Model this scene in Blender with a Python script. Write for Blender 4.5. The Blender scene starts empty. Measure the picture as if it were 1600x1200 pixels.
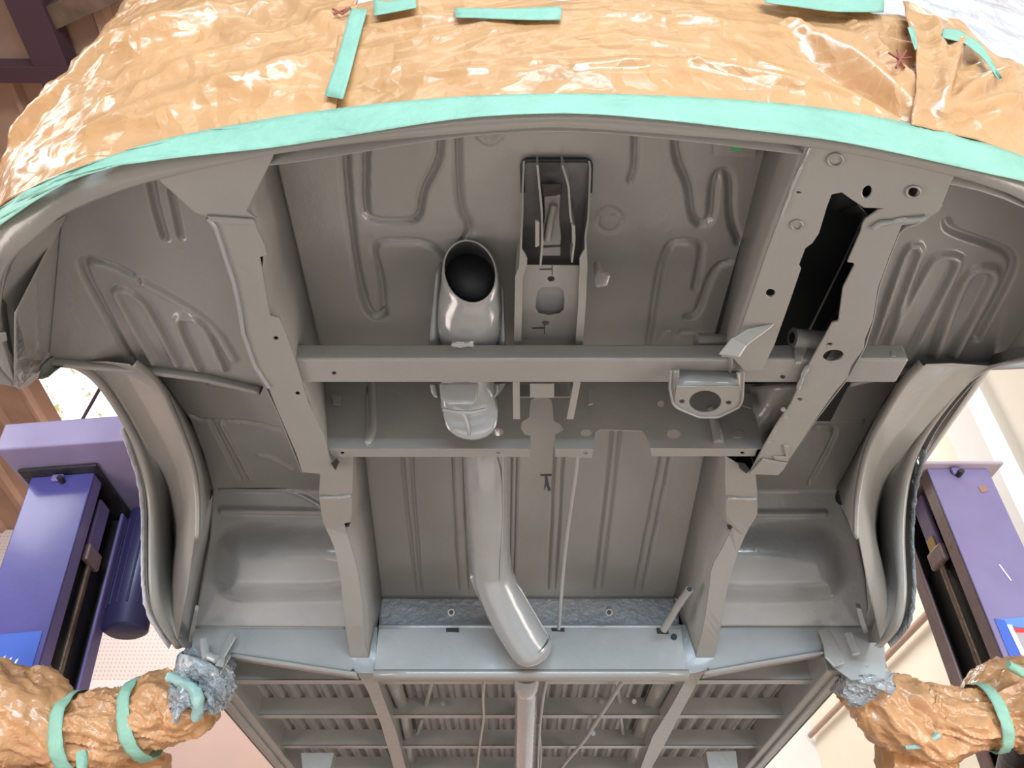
import bpy, math
import numpy as np
from mathutils import Vector, noise
from mathutils.geometry import tessellate_polygon

# ------------------------------------------------------------------ camera, world, light
sc = bpy.context.scene
COL = sc.collection
F = 1230.0
PITCH = math.radians(40)
CP, SP = math.cos(PITCH), math.sin(PITCH)
Z0 = 1.25                      # camera height above the workshop floor
cd = bpy.data.cameras.new('camera')
cam = bpy.data.objects.new('camera', cd)
COL.objects.link(cam)
cam.location = (0, 0, Z0)
cam.rotation_euler = (math.radians(90) + PITCH, 0, 0)
cd.sensor_width = 36.0
cd.lens = 36.0 * F / 1600.0
cd.clip_start = 0.02
sc.camera = cam

sc.view_settings.view_transform = 'Standard'
sc.view_settings.look = 'None'
sc.view_settings.gamma = 1
sc.view_settings.use_curve_mapping = False
sc.view_settings.exposure = 0.0

wd = bpy.data.worlds.new('world')
sc.world = wd
wd.use_nodes = True
wd.node_tree.nodes['Background'].inputs[0].default_value = (0.80, 0.88, 1.0, 1)
wd.node_tree.nodes['Background'].inputs[1].default_value = 0.45


def area(name, loc, aim, sx, sy, power, col):
    ld = bpy.data.lights.new(name, 'AREA')
    ld.shape = 'RECTANGLE'
    ld.size, ld.size_y, ld.energy, ld.color = sx, sy, power, col
    o = bpy.data.objects.new(name, ld)
    COL.objects.link(o)
    o.location = loc
    o.rotation_euler = (Vector(aim) - Vector(loc)).to_track_quat('-Z', 'Y').to_euler()
    return o


area('daylight_from_high_windows', (0.5, -4.6, 2.05), (0.3, 1.5, 1.97), 4.2, 1.3, 500, (0.66, 0.84, 1.0))
area('under_van_fill', (0.0, 2.0, 0.10), (0.0, 1.8, 2.0), 3.0, 1.2, 7, (1.0, 0.86, 0.76))  # added fill at floor level, brightens the underside
area('overhead_light_front', (0.0, -1.6, 4.7), (0, 1.0, 1.6), 3.0, 0.6, 20, (1.0, 0.97, 0.93))  # unseen overhead area light aimed at the van front
area('film_corner_fill_left', (-3.6, 0.2, 4.2), (-1.0, 1.0, 2.4), 1.6, 0.5, 30, (1.0, 0.98, 0.96))  # added above left for highlights on the corner film
area('rear_wall_fill', (0.6, 4.9, 5.0), (1.6, 6.2, 1.5), 2.6, 0.6, 100, (1.0, 0.97, 0.93))  # added fill to brighten the right part of the rear wall
area('back_left_wall_fill', (-2.6, 4.6, 4.9), (-2.4, 6.8, 2.5), 2.0, 0.5, 60, (1.0, 0.96, 0.93))  # added fill, lifts the pink perforated wall
area('side_fill_left', (-2.3, 0.9, 0.9), (0.1, 1.1, 2.15), 1.6, 0.7, 30, (1.0, 0.87, 0.80))  # added fill from the left, brightens the rail undersides
area('side_fill_right', (2.3, 0.9, 0.9), (-0.1, 1.1, 2.15), 1.6, 0.7, 30, (1.0, 0.87, 0.80))  # same added fill from the right
area('front_low_fill', (0.0, -0.2, 0.10), (0.0, 0.8, 2.0), 2.0, 0.6, 7, (1.0, 0.86, 0.78))  # added low fill for the front lip and rails
area('right_wall_light', (1.3, 1.0, 4.6), (2.6, 3.6, 2.6), 1.6, 0.4, 22, (1.0, 0.97, 0.93))  # unseen area light aimed at the right wall

# ------------------------------------------------------------------ materials


def mat(name, col, rough=0.5, metal=0.0, coat=0.0, bump=0.0, bscale=40.0, var=0.0, vscale=3.0, spec=0.5):
    m = bpy.data.materials.new(name)
    m.use_nodes = True
    nt = m.node_tree
    b = nt.nodes['Principled BSDF']
    b.inputs['Base Color'].default_value = (*col, 1)
    b.inputs['Roughness'].default_value = rough
    b.inputs['Metallic'].default_value = metal
    b.inputs['Coat Weight'].default_value = coat
    b.inputs['Coat Roughness'].default_value = 0.12
    b.inputs['Specular IOR Level'].default_value = spec
    tc = nt.nodes.new('ShaderNodeTexCoord')
    if var:
        n = nt.nodes.new('ShaderNodeTexNoise')
        n.inputs['Scale'].default_value = vscale
        n.inputs['Detail'].default_value = 6
        r = nt.nodes.new('ShaderNodeValToRGB')
        r.color_ramp.elements[0].position = 0.3
        r.color_ramp.elements[1].position = 0.7
        r.color_ramp.elements[0].color = tuple(c * (1 - var) for c in col) + (1,)
        r.color_ramp.elements[1].color = tuple(min(1, c * (1 + var)) for c in col) + (1,)
        nt.links.new(tc.outputs['Object'], n.inputs['Vector'])
        nt.links.new(n.outputs['Fac'], r.inputs['Fac'])
        nt.links.new(r.outputs['Color'], b.inputs['Base Color'])
    if bump:
        n2 = nt.nodes.new('ShaderNodeTexNoise')
        n2.inputs['Scale'].default_value = bscale
        n2.inputs['Detail'].default_value = 4
        bp = nt.nodes.new('ShaderNodeBump')
        bp.inputs['Strength'].default_value = bump
        bp.inputs['Distance'].default_value = 0.01
        nt.links.new(tc.outputs['Object'], n2.inputs['Vector'])
        nt.links.new(n2.outputs['Fac'], bp.inputs['Height'])
        nt.links.new(bp.outputs['Normal'], b.inputs['Normal'])
    return m


def film(name, col, rough, coat, scale, strength, var=0.12, trans=0.0):
    """crumpled masking film: creases from voronoi edges plus stretched noise"""
    m = mat(name, col, rough, 0, coat, 0, 1, var, 5.0)
    nt = m.node_tree
    b = nt.nodes['Principled BSDF']
    tc = nt.nodes.new('ShaderNodeTexCoord')
    nz = nt.nodes.new('ShaderNodeTexNoise')
    nz.inputs['Scale'].default_value = scale * 0.6
    nz.inputs['Detail'].default_value = 5
    mixv = nt.nodes.new('ShaderNodeMix')
    mixv.data_type = 'VECTOR'
    mixv.inputs['Factor'].default_value = 0.12
    nt.links.new(tc.outputs['Object'], mixv.inputs['A'])
    nt.links.new(tc.outputs['Object'], nz.inputs['Vector'])
    nt.links.new(nz.outputs['Color'], mixv.inputs['B'])
    hs = []
    for k, (s, w) in enumerate(((scale, 1.0), (scale * 2.7, 0.35))):
        v = nt.nodes.new('ShaderNodeTexVoronoi')
        v.feature = 'F1'
        v.distance = 'MANHATTAN' if k else 'EUCLIDEAN'
        v.inputs['Scale'].default_value = s
        nt.links.new(mixv.outputs['Result'], v.inputs['Vector'])
        mu = nt.nodes.new('ShaderNodeMath')
        mu.operation = 'MULTIPLY'
        mu.inputs[1].default_value = w
        nt.links.new(v.outputs['Distance'], mu.inputs[0])
        hs.append(mu)
    ad = nt.nodes.new('ShaderNodeMath')
    nt.links.new(hs[0].outputs[0], ad.inputs[0])
    nt.links.new(hs[1].outputs[0], ad.inputs[1])
    bp = nt.nodes.new('ShaderNodeBump')
    bp.inputs['Strength'].default_value = strength
    bp.inputs['Distance'].default_value = 0.02
    nt.links.new(ad.outputs[0], bp.inputs['Height'])
    nt.links.new(bp.outputs['Normal'], b.inputs['Normal'])
    if trans:
        b.inputs['Transmission Weight'].default_value = trans
    return m


GREY = mat('grey_paint', (0.250, 0.243, 0.224), 0.30, 0, 0.35, 0.10, 55, 0.06, 4)
WET = mat('fresh_glossy_grey_paint', (0.29, 0.295, 0.29), 0.20, 0, 0.9, 0.22, 30, 0.06, 5)
ROUGHP = mat('rough_grey_sealed_paint', (0.25, 0.25, 0.25), 0.25, 0, 0.6, 0.9, 60, 0.12, 12)
SHADE_RUBBER = mat('black_shade_and_rubber', (0.012, 0.014, 0.016), 0.6)  # flat black: depth shade in holes and cavities, also pad rubber
PENCIL = mat('pencil_mark', (0.05, 0.05, 0.06), 0.7)
TAPE = mat('green_masking_tape', (0.235, 0.43, 0.32), 0.55, 0, 0, 0.5, 35, 0.10, 14)
TAPEO = mat('oversprayed_green_tape', (0.30, 0.46, 0.42), 0.5, 0, 0, 0.5, 35, 0.25, 14)
KRAFT = film('kraft_masking_film', (0.54, 0.282, 0.122), 0.32, 0.45, 8, 0.8, 0.10)
KRAFT2 = film('kraft_masking_paper', (0.50, 0.26, 0.115), 0.32, 0.4, 10, 0.60, 0.2)
GREYFILM = film('grey_oversprayed_film', (0.27, 0.30, 0.32), 0.2, 0.8, 20, 0.8, 0.15)
PLASTIC = film('white_plastic_film', (0.60, 0.58, 0.62), 0.2, 0.8, 10, 0.8, 0.05)
PURPLE = mat('purple_blue_lift_paint', (0.08, 0.068, 0.25), 0.34, 0, 0.4, 0.06, 30, 0.10, 6)
LILAC = mat('faded_purple_lift_paint', (0.22, 0.16, 0.36), 0.45, 0, 0.1, 0.06, 30, 0.10, 6)
STEEL_SHADE = mat('greasy_steel_and_shade', (0.035, 0.030, 0.030), 0.4, 0.2, 0, 0.4, 50, 0.3, 9)  # greasy steel, also the shade colour inside the lift columns
BROWNST = mat('rusty_brown_slide_strip', (0.20, 0.13, 0.09), 0.4, 0.4, 0, 0.4, 50, 0.3, 9)
MOTORM = mat('dark_purple_motor_paint', (0.05, 0.04, 0.11), 0.35)
ROOF = mat('brown_corrugated_roof', (0.40, 0.23, 0.15), 0.6, 0, 0, 0.3, 20, 0.25, 2)
STEELR = mat('maroon_roof_steel', (0.07, 0.03, 0.04), 0.5)
CREAM = mat('cream_wall_paint', (0.83, 0.75, 0.62), 0.7, 0, 0, 0.1, 10, 0.04, 1)
WHITEW = mat('pale_grey_pilaster_paint', (0.78, 0.76, 0.73), 0.7, 0, 0, 0.1, 10, 0.03, 1)
FLOORM = mat('concrete_floor', (0.40, 0.355, 0.32), 0.5, 0, 0, 0.2, 20, 0.15, 1.5)
PINKW = mat('pinkish_brown_wall', (0.60, 0.42, 0.35), 0.7, 0, 0, 0.1, 10, 0.05, 2)
LEDGE = mat('pale_ledge_paint', (0.80, 0.72, 0.68), 0.6)
PIPEM = mat('brown_pipe', (0.42, 0.27, 0.21), 0.5)
BLUE = mat('blue_decal', (0.06, 0.13, 0.50), 0.35)
LBLUE = mat('light_blue_decal', (0.12, 0.25, 0.62), 0.35)
RED = mat('red_decal', (0.75, 0.04, 0.04), 0.4)
WHITE = mat('white_decal', (0.85, 0.87, 0.92), 0.4)
DGREY = mat('grey_decal', (0.40, 0.34, 0.36), 0.45)
GREEN = mat('green_plug', (0.02, 0.35, 0.08), 0.4)
YEL = mat('yellow_label', (0.6, 0.4, 0.1), 0.5)

# perforated wall sheet
PERF = mat('perforated_pink_sheet', (0.74, 0.60, 0.54), 0.65)
nt = PERF.node_tree
b_ = nt.nodes['Principled BSDF']
tc_ = nt.nodes.new('ShaderNodeTexCoord')
sx_ = nt.nodes.new('ShaderNodeSeparateXYZ')
nt.links.new(tc_.outputs['Object'], sx_.inputs[0])
outs = []
for ax in ('X', 'Z'):
    mm = nt.nodes.new('ShaderNodeMath')
    mm.operation = 'MULTIPLY'
    mm.inputs[1].default_value = 2 * math.pi / 0.036
    nt.links.new(sx_.outputs[ax], mm.inputs[0])
    sn = nt.nodes.new('ShaderNodeMath')
    sn.operation = 'SINE'
    nt.links.new(mm.outputs[0], sn.inputs[0])
    outs.append(sn)
ml = nt.nodes.new('ShaderNodeMath')
ml.operation = 'ADD'
nt.links.new(outs[0].outputs[0], ml.inputs[0])
nt.links.new(outs[1].outputs[0], ml.inputs[1])
rp = nt.nodes.new('ShaderNodeValToRGB')
rp.color_ramp.elements[0].position = 0.55
rp.color_ramp.elements[0].color = (0.76, 0.63, 0.57, 1)
rp.color_ramp.elements[1].position = 0.8
rp.color_ramp.elements[1].color = (0.55, 0.42, 0.38, 1)
md = nt.nodes.new('ShaderNodeMath')
md.operation = 'MULTIPLY_ADD'
md.inputs[1].default_value = 0.5
md.inputs[2].default_value = 0.0
nt.links.new(ml.outputs[0], md.inputs[0])
nt.links.new(md.outputs[0], rp.inputs['Fac'])
nt.links.new(rp.outputs['Color'], b_.inputs['Base Color'])

SKYL = bpy.data.materials.new('lit_skylight')
SKYL.use_nodes = True
nt = SKYL.node_tree
for n in list(nt.nodes):
    nt.nodes.remove(n)
o_ = nt.nodes.new('ShaderNodeOutputMaterial')
em = nt.nodes.new('ShaderNodeEmission')
em.inputs['Strength'].default_value = 1.6
tc_ = nt.nodes.new('ShaderNodeTexCoord')
mp = nt.nodes.new('ShaderNodeMapping')
mp.inputs['Scale'].default_value = (1.0, 0.35, 1)
wv = nt.nodes.new('ShaderNodeTexWave')
wv.bands_direction = 'X'
wv.inputs['Scale'].default_value = 0.95
wv.inputs['Distortion'].default_value = 1.2
wv.inputs['Detail'].default_value = 3
wv.inputs['Detail Scale'].default_value = 4
nn = nt.nodes.new('ShaderNodeTexNoise')
nn.inputs['Scale'].default_value = 22
nn.inputs['Detail'].default_value = 6
mu = nt.nodes.new('ShaderNodeMath')
mu.operation = 'MULTIPLY'
r = nt.nodes.new('ShaderNodeValToRGB')
r.color_ramp.elements[0].position = 0.50
r.color_ramp.elements[0].color = (0.85, 0.93, 1, 1)
r.color_ramp.elements[1].position = 0.60
r.color_ramp.elements[1].color = (0.50, 0.40, 0.16, 1)
nt.links.new(tc_.outputs['Object'], mp.inputs[0])
nt.links.new(mp.outputs[0], wv.inputs[0])
nt.links.new(tc_.outputs['Object'], nn.inputs[0])
nt.links.new(wv.outputs['Fac'], mu.inputs[0])
nt.links.new(nn.outputs['Fac'], mu.inputs[1])
nt.links.new(mu.outputs[0], r.inputs['Fac'])
nt.links.new(r.outputs['Color'], em.inputs['Color'])
nt.links.new(em.outputs[0], o_.inputs[0])

# ------------------------------------------------------------------ geometry helpers
# All positions are metres relative to the camera point; link() adds its height.


def ray(px, py):
    u = (px - 800.0) / F
    v = (600.0 - py) / F
    return np.array([u, CP - v * SP, SP + v * CP])


def prof(*yz):
    """surface extruded along x whose side view is the polyline of (y, z)"""
    yz = [np.array(a, float) for a in yz]

    def f(px, py):
        d = ray(px, py)
        best = None
        for i in range(len(yz) - 1):
            a, b = yz[i], yz[i + 1]
            e = b - a
            M = np.array([[d[1], -e[0]], [d[2], -e[1]]])
            if abs(np.linalg.det(M)) < 1e-9:
                continue
            k, t = np.linalg.solve(M, a)
            lo = -1e9 if i == 0 else -1e-6
            hi = 1e9 if i == len(yz) - 2 else 1 + 1e-6
            if k > 0 and lo <= t <= hi and (best is None or k < best[0]):
                n = np.array([0, -e[1], e[0]])
                n /= np.linalg.norm(n)
                if n @ d > 0:
                    n = -n
                best = (k, n)
        k, n = best
        return d * k, n
    return f


def H(h):
    return prof((0, h), (9, h))


def Y(y):
    return prof((y, -2), (y, 5))


def X(x):
    def f(px, py):
        d = ray(px, py)
        return d * (x / d[0]), np.array([-np.sign(x), 0, 0.0])
    return f


def P3(a, b, c):
    """plane through three (px, py, h) points"""
    p = [ray(q[0], q[1]) * (q[2] / ray(q[0], q[1])[2]) for q in (a, b, c)]
    n = np.cross(p[1] - p[0], p[2] - p[0])
    n /= np.linalg.norm(n)

    def f(px, py):
        d = ray(px, py)
        k = (n @ p[0]) / (n @ d)
        return d * k, (-n if n @ d > 0 else n)
    return f


def root_loc(p):
    while p.parent is not None:
        p = p.parent
    return np.array(p.location) if p.type == 'EMPTY' or p.get('anchored') else np.zeros(3)


def link(name, verts, faces, m, parent=None, smooth=False, bevel=0, solid=0, subsurf=0, mats=None):
    verts = np.array(verts, float) + np.array([0, 0, Z0])
    if parent is not None:
        off = root_loc(parent)
    else:
        off = np.array([(verts[:, 0].min() + verts[:, 0].max()) / 2, (verts[:, 1].min() + verts[:, 1].max()) / 2, verts[:, 2].min()])
    me = bpy.data.meshes.new(name)
    me.from_pydata([tuple(v) for v in verts - off], [], [tuple(int(i) for i in f) for f in faces])
    me.validate()
    me.materials.append(m)
    o = bpy.data.objects.new(name, me)
    COL.objects.link(o)
    if parent is not None:
        o.parent = parent
    else:
        o.location = off
        o['anchored'] = 1
    if smooth:
        me.polygons.foreach_set('use_smooth', [True] * len(me.polygons))
    if solid:
        s = o.modifiers.new('thickness', 'SOLIDIFY')
        s.thickness = solid
        s.offset = -1 if solid > 0 else 1
        s.thickness = abs(solid)
    if bevel:
        b = o.modifiers.new('bevel', 'BEVEL')
        b.width = bevel
        b.segments = 2
        b.limit_method = 'ANGLE'
        b.angle_limit = math.radians(50)
    if subsurf:
        s = o.modifiers.new('sub', 'SUBSURF')
        s.levels = s.render_levels = subsurf
    return o


def tag(o, label, cat=None, group=None, kind=None):
    if label:
        o['label'] = label
    if cat:
        o['category'] = cat
    if group:
        o['group'] = group
    if kind:
        o['kind'] = kind
    return o


def thing(name, loc, label, cat, group=None):
    o = bpy.data.objects.new(name, None)
    COL.objects.link(o)
    o.empty_display_size = 0.1
    o.location = (loc[0], loc[1], loc[2] + Z0)
    tag(o, label, cat, group)
    bpy.context.view_layer.update()
    return o


def ell(cx, cy, rx, ry=None, n=20, rot=0):
    ry = rx if ry is None else ry
    c, s = math.cos(math.radians(rot)), math.sin(math.radians(rot))
    out = []
    for i in range(n):
        a = 2 * math.pi * i / n
        x, y = rx * math.cos(a), ry * math.sin(a)
        out.append((cx + x * c - y * s, cy + x * s + y * c))
    return out


def plate(name, outline, surf, th, m=None, parent=None, holes=(), bevel=0.0012, pts3=None):
    """sheet-metal plate: outline (and holes) lie on surf, th metres thick away from the viewer"""
    loops = [[surf(*p) for p in L] for L in [outline] + list(holes)]
    verts, idx = [], []
    for L in loops:
        idx.append((len(verts), len(L)))
        verts += [q[0] for q in L]
    norms = [q[1] for L in loops for q in L]
    nav = np.mean(norms, axis=0)
    nav /= np.linalg.norm(nav)
    tris = tessellate_polygon([[Vector((p[0], p[1], 0)) for p in L] for L in [outline] + list(holes)])
    n = len(verts)
    back = [v - nav * th for v in verts]
    faces = []
    for t in tris:
        a, b, c = [verts[i] for i in t]
        nn_ = np.cross(b - a, c - a)
        if nn_ @ nav < 0:
            t = (t[0], t[2], t[1])
        faces.append(tuple(t))
        faces.append((t[2] + n, t[1] + n, t[0] + n))
    for s, c in idx:
        for i in range(c):
            j = s + (i + 1) % c
            i = s + i
            faces.append((i, j, j + n, i + n))
    o = link(name, verts + back, faces, m or GREY, parent, bevel=0)
    import bmesh
    bm = bmesh.new()
    bm.from_mesh(o.data)
    bmesh.ops.recalc_face_normals(bm, faces=bm.faces)
    bmesh.ops.dissolve_limit(bm, angle_limit=0.01, verts=bm.verts, edges=bm.edges) if not holes and len(set(map(lambda q: tuple(np.round(q, 4)), norms))) == 1 else None
    bm.to_mesh(o.data)
    bm.free()
    if bevel:
        b = o.modifiers.new('bevel', 'BEVEL')
        b.width = bevel
        b.segments = 2
        b.limit_method = 'ANGLE'
        b.angle_limit = math.radians(60)
    return o


def resample(P, n):
    P = np.array(P, float)
    d = np.r_[0, np.cumsum(np.linalg.norm(np.diff(P, axis=0), axis=1))]
    t = np.linspace(0, d[-1], n)
    return np.stack([np.interp(t, d, P[:, k]) for k in range(P.shape[1])], 1)


def smoothline(P, n, it=2):
    P = np.array(P, float)
    for _ in range(it):
        Q = [P[0]]
        for i in range(len(P) - 1):
            Q += [P[i] * .75 + P[i + 1] * .25, P[i] * .25 + P[i + 1] * .75]
        Q.append(P[-1])
        P = np.array(Q)
    return resample(P, n)


def dist_poly(V, P):
    best = np.full(len(V), 1e9)
    for a, b in zip(P[:-1], P[1:]):
        e = b - a
        L = e @ e
        if L < 1e-12:
            continue
        t = np.clip((V - a) @ e / L, 0, 1)
        d = np.linalg.norm(V - a - t[:, None] * e, axis=1)
        best = np.minimum(best, d)
    return best


def inside2(V, P):
    x, y = V[:, 0], V[:, 1]
    ins = np.zeros(len(V), bool)
    j = len(P) - 1
    for i in range(len(P)):
        xi, yi, xj, yj = *P[i], *P[j]
        c = ((yi > y) != (yj > y)) & (x < (xj - xi) * (y - yi) / (yj - yi + 1e-12) + xi)
        ins ^= c
        j = i
    return ins


def panel(name, surf, left, right, nu, nv, grooves=(), bumps=(), m=None, parent=None, th=0.0015, wob=0.0):
    """pressed steel panel between two traced edges. grooves: (pixels, width, depth); bumps: (pixels, depth, soft)
    a positive depth stands out towards the viewer"""
    L, R = resample(left, nv), resample(right, nv)
    PX = np.array([L[j] * (1 - i / (nu - 1)) + R[j] * (i / (nu - 1)) for j in range(nv) for i in range(nu)])
    q = [surf(*p) for p in PX]
    V = np.array([a for a, _ in q])
    N = np.array([b for _, b in q])
    D = np.zeros(len(V))
    for g in grooves:
        pts, w, d = g
        gp = np.array([surf(*p)[0] for p in smoothline(pts, 40)])
        dd = dist_poly(V, gp)
        t = np.clip(1.25 - dd / (w / 2), 0, 1)
        t = t * t * (3 - 2 * t)
        D += d * t
    for pts, d, soft in bumps:
        pl = smoothline(list(pts) + [pts[0]], 60)
        gp = np.array([surf(*p)[0] for p in pl])
        dd = dist_poly(V, gp)
        ins = inside2(PX, pl)
        sd = np.where(ins, dd, -dd)
        t = np.clip(sd / soft * .5 + .5, 0, 1)
        D += d * t * t * (3 - 2 * t)
    if wob:
        D += np.array([noise.noise(Vector(v * 5)) for v in V]) * wob
    V = V + N * D[:, None]
    faces = []
    for j in range(nv - 1):
        for i in range(nu - 1):
            a = j * nu + i
            faces.append((a, a + nu, a + nu + 1, a + 1))
    # orient towards the viewer
    a, b, c = V[faces[0][0]], V[faces[0][1]], V[faces[0][2]]
    if np.cross(b - a, c - a) @ N[0] < 0:
        faces = [f[::-1] for f in faces]
    return link(name, V, faces, m or GREY, parent, smooth=True, solid=th)


def loft(name, curves, m=None, parent=None, th=0.0015, smooth=True, flip=None, n=None, closed=False):
    """surface through a list of 3-D polylines"""
    n = n or max(len(c) for c in curves)
    cs = [resample(c, n) for c in curves]
    V = np.concatenate(cs)
    faces = []
    K = len(cs)
    for k in range(K if closed else K - 1):
        k2 = (k + 1) % K
        for i in range(n - 1):
            faces.append((k * n + i, k * n + i + 1, k2 * n + i + 1, k2 * n + i))
    mid = faces[len(faces) // 2]
    a, b, c = V[mid[0]], V[mid[1]], V[mid[2]]
    if np.cross(b - a, c - a) @ a > 0:
        faces = [f[::-1] for f in faces]
    return link(name, V, faces, m or GREY, parent, smooth=smooth, solid=th)


def tube(name, pts, rad, m=None, parent=None, seg=16, caps=True, sx=1.0, rel=True, open_end=False, crump=0.0, cs=8.0, seed=0, nrings=None):
    P = np.array(pts, float)
    R = np.array(rad if hasattr(rad, '__len__') else [rad] * len(P), float)
    if nrings:
        A = np.c_[P, R]
        A = smoothline(A, nrings)
        P, R = A[:, :3], A[:, 3]
    T = np.gradient(P, axis=0)
    T /= np.linalg.norm(T, axis=1)[:, None]
    up = np.array([0, 0, 1.0]) if abs(T[0][2]) < .9 else np.array([0, 1.0, 0])
    arc = np.r_[0, np.cumsum(np.linalg.norm(np.diff(P, axis=0), axis=1))]
    V = []
    for i in range(len(P)):
        s = np.cross(T[i], up)
        s /= np.linalg.norm(s)
        u = np.cross(s, T[i])
        up = u
        for k in range(seg):
            a = 2 * math.pi * k / seg
            dr = s * math.cos(a) * sx + u * math.sin(a)
            r = R[i]
            if crump:
                al = arc[i]
                tw = a + al * 5
                q = Vector((al * cs * .55 + seed, math.cos(tw) * R[i] * cs * 1.5, math.sin(tw) * R[i] * cs * 1.5))
                n1 = noise.noise(q)
                n2 = noise.noise(q * 2.1 + Vector((seed + 7, 0, 0)))
                n3 = noise.noise(q * 4.3 + Vector((0, seed + 3, 0)))
                r = r * (1 + crump * (n1 * 1.0 + (.35 - abs(n2) * 1.5) * .75 + (.3 - abs(n3) * 1.3) * .35))
            V.append(P[i] + dr * r)
    faces = []
    n = len(P)
    for i in range(n - 1):
        for k in range(seg):
            a, b = i * seg + k, i * seg + (k + 1) % seg
            faces.append((a, a + seg, b + seg, b))
    if caps:
        faces.append(tuple(range(seg)))
        if not open_end:
            faces.append(tuple(reversed(range((n - 1) * seg, n * seg))))
    o = link(name, V, faces, m or GREY, parent, smooth=True)
    if caps:
        e = o.modifiers.new('split', 'EDGE_SPLIT')
        e.split_angle = math.radians(60)
    return o


def box(name, lo, hi, m=None, parent=None, bevel=0.002):
    x0, y0, z0 = lo
    x1, y1, z1 = hi
    v = [(x0, y0, z0), (x1, y0, z0), (x1, y1, z0), (x0, y1, z0), (x0, y0, z1), (x1, y0, z1), (x1, y1, z1), (x0, y1, z1)]
    f = [(0, 3, 2, 1), (4, 5, 6, 7), (0, 1, 5, 4), (1, 2, 6, 5), (2, 3, 7, 6), (3, 0, 4, 7)]
    return link(name, v, f, m or GREY, parent, bevel=bevel)


def pts(surf, L, n=None, it=0):
    P = np.array([surf(*p)[0] for p in (smoothline(L, n, it) if it else (resample(L, n) if n else L))])
    return P


def at(px, py, k):
    return ray(px, py) * k


# ================================================================== THE BUILDING
FL = -Z0


def struct(name, lo, hi, m):
    o = box(name, lo, hi, m, None, bevel=0)
    o['kind'] = 'structure'
    return o


struct('floor', (-6.2, -6, FL - .1), (2.7, 7.2, FL), FLOORM)
struct('wall_right', (2.55, -6, FL), (2.75, 7.2, 5.2), CREAM)
struct('trim_1', (2.44, 3.3, FL), (2.56, 3.56, 5.0), WHITEW)
struct('wall_rear', (-6.2, 7.0, FL), (2.75, 7.2, 4.0), WHITEW)
struct('wall_left', (-6.3, -6, FL), (-6.2, 7.2, 5.2), PINKW)
struct('trim_2', (-6.2, 6.93, 2.28), (0.3, 7.02, 2.44), LEDGE)
o = box('wall_rear_lower_panel', (-6.2, 6.96, FL), (0.3, 7.01, 2.28), PINKW, None, bevel=0)
o['kind'] = 'structure'
o.name = 'wall_rear_lower'
o = box('trim_3', (-6.2, 6.94, 2.44), (0.3, 6.99, 3.93), PERF, None, bevel=0)
o['kind'] = 'structure'


def roofz(y):
    return 3.93 + (7.0 - y) * 0.12


def roof_sheet(name, x0, x1, y0, y1, m, lift=0.0):
    nx = int((x1 - x0) / 0.03) + 1
    xs = np.linspace(x0, x1, nx)
    V, fa = [], []
    for y in (y0, y1):
        for x in xs:
            ph = (x % 0.34) / 0.34
            V.append((x, y, roofz(y) + lift - (0.045 if ph < .2 else 0.0)))
    for i in range(nx - 1):
        fa.append((i, i + nx, i + nx + 1, i + 1))
    return link(name, V, fa, m, None, solid=0.02)


o = roof_sheet('ceiling', -6.3, -3.88, -1.5, 7.2, ROOF)
o['kind'] = 'structure'
o = roof_sheet('ceiling', -3.88, 2.8, -1.5, 3.4, ROOF)
o['kind'] = 'structure'
o = roof_sheet('ceiling', -2.2, 2.8, 3.4, 7.2, ROOF)
o['kind'] = 'structure'
V = [(-3.88, 3.4, roofz(3.4) + .02), (-2.2, 3.4, roofz(3.4) + .02), (-2.2, 7.1, roofz(7.1) + .02), (-3.88, 7.1, roofz(7.1) + .02)]
o = link('window_1', V, [(0, 1, 2, 3)], SKYL, None, solid=0.02)
o['kind'] = 'structure'

roofbeam = 'maroon steel roof beams'


def beam_between(name, a, b, w, h, m, parent=None):
    a, b = np.array(a, float), np.array(b, float)
    t = (b - a) / np.linalg.norm(b - a)
    s = np.cross(t, [0, 0, 1.0])
    s /= np.linalg.norm(s)
    u = np.cross(s, t)
    V = []
    for p in (a, b):
        for i, j in ((-1, -1), (1, -1), (1, 1), (-1, 1)):
            V.append(p + s * w / 2 * i + u * h / 2 * j)
    f = [(0, 1, 2, 3), (7, 6, 5, 4), (0, 4, 5, 1), (1, 5, 6, 2), (2, 6, 7, 3), (3, 7, 4, 0)]
    return link(name, V, f, m, parent, bevel=0.003)


roof_plane = prof((-1.5, roofz(-1.5) - .10), (7, roofz(7) - .10))
a, _ = roof_plane(20, -60)
b, _ = roof_plane(85, 100)
c, _ = roof_plane(170, 290)
o = beam_between('roof_beam', a, c, .20, .14, STEELR)
tag(o, 'long maroon steel roof beam running back above the masked corner of the van', 'roof beam')
a, _ = roof_plane(-60, 108)
b, _ = roof_plane(200, 108)
o = beam_between('roof_beam', a + [0, 0, -.02], b + [0, 0, -.02], .10, .10, STEELR)
tag(o, 'thin maroon cross beam under the rusty corrugated roof', 'roof beam')
a, _ = roof_plane(50, 40)
b, _ = roof_plane(180, -20)
o = beam_between('roof_batten', a, b, .12, .07, BROWNST)
tag(o, 'short brown wooden batten between roof beam and corrugated sheet', 'batten')
a, _ = roof_plane(160, 600)
b, _ = roof_plane(112, 685)
o = beam_between('skylight_bar', a, b, .025, .03, STEELR)
tag(o, 'thin dark bar crossing the bright skylight', 'bar')

# wall pipe on the right
o = tube('wall_pipe', [(2.50, 3.9, 1.985), (2.50, 5.2, 1.985), (2.50, 6.95, 1.985)], 0.022, PIPEM, None, 12)
tag(o, 'brown horizontal pipe clipped along the cream wall', 'pipe')

# ================================================================== THE VAN
van = thing('van', (0.03, 0.5, FL), 'grey painted van body raised on the lift, underside bare and half masked', 'van')


def tagl(o, label):
    o['label'] = label
    return o


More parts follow.
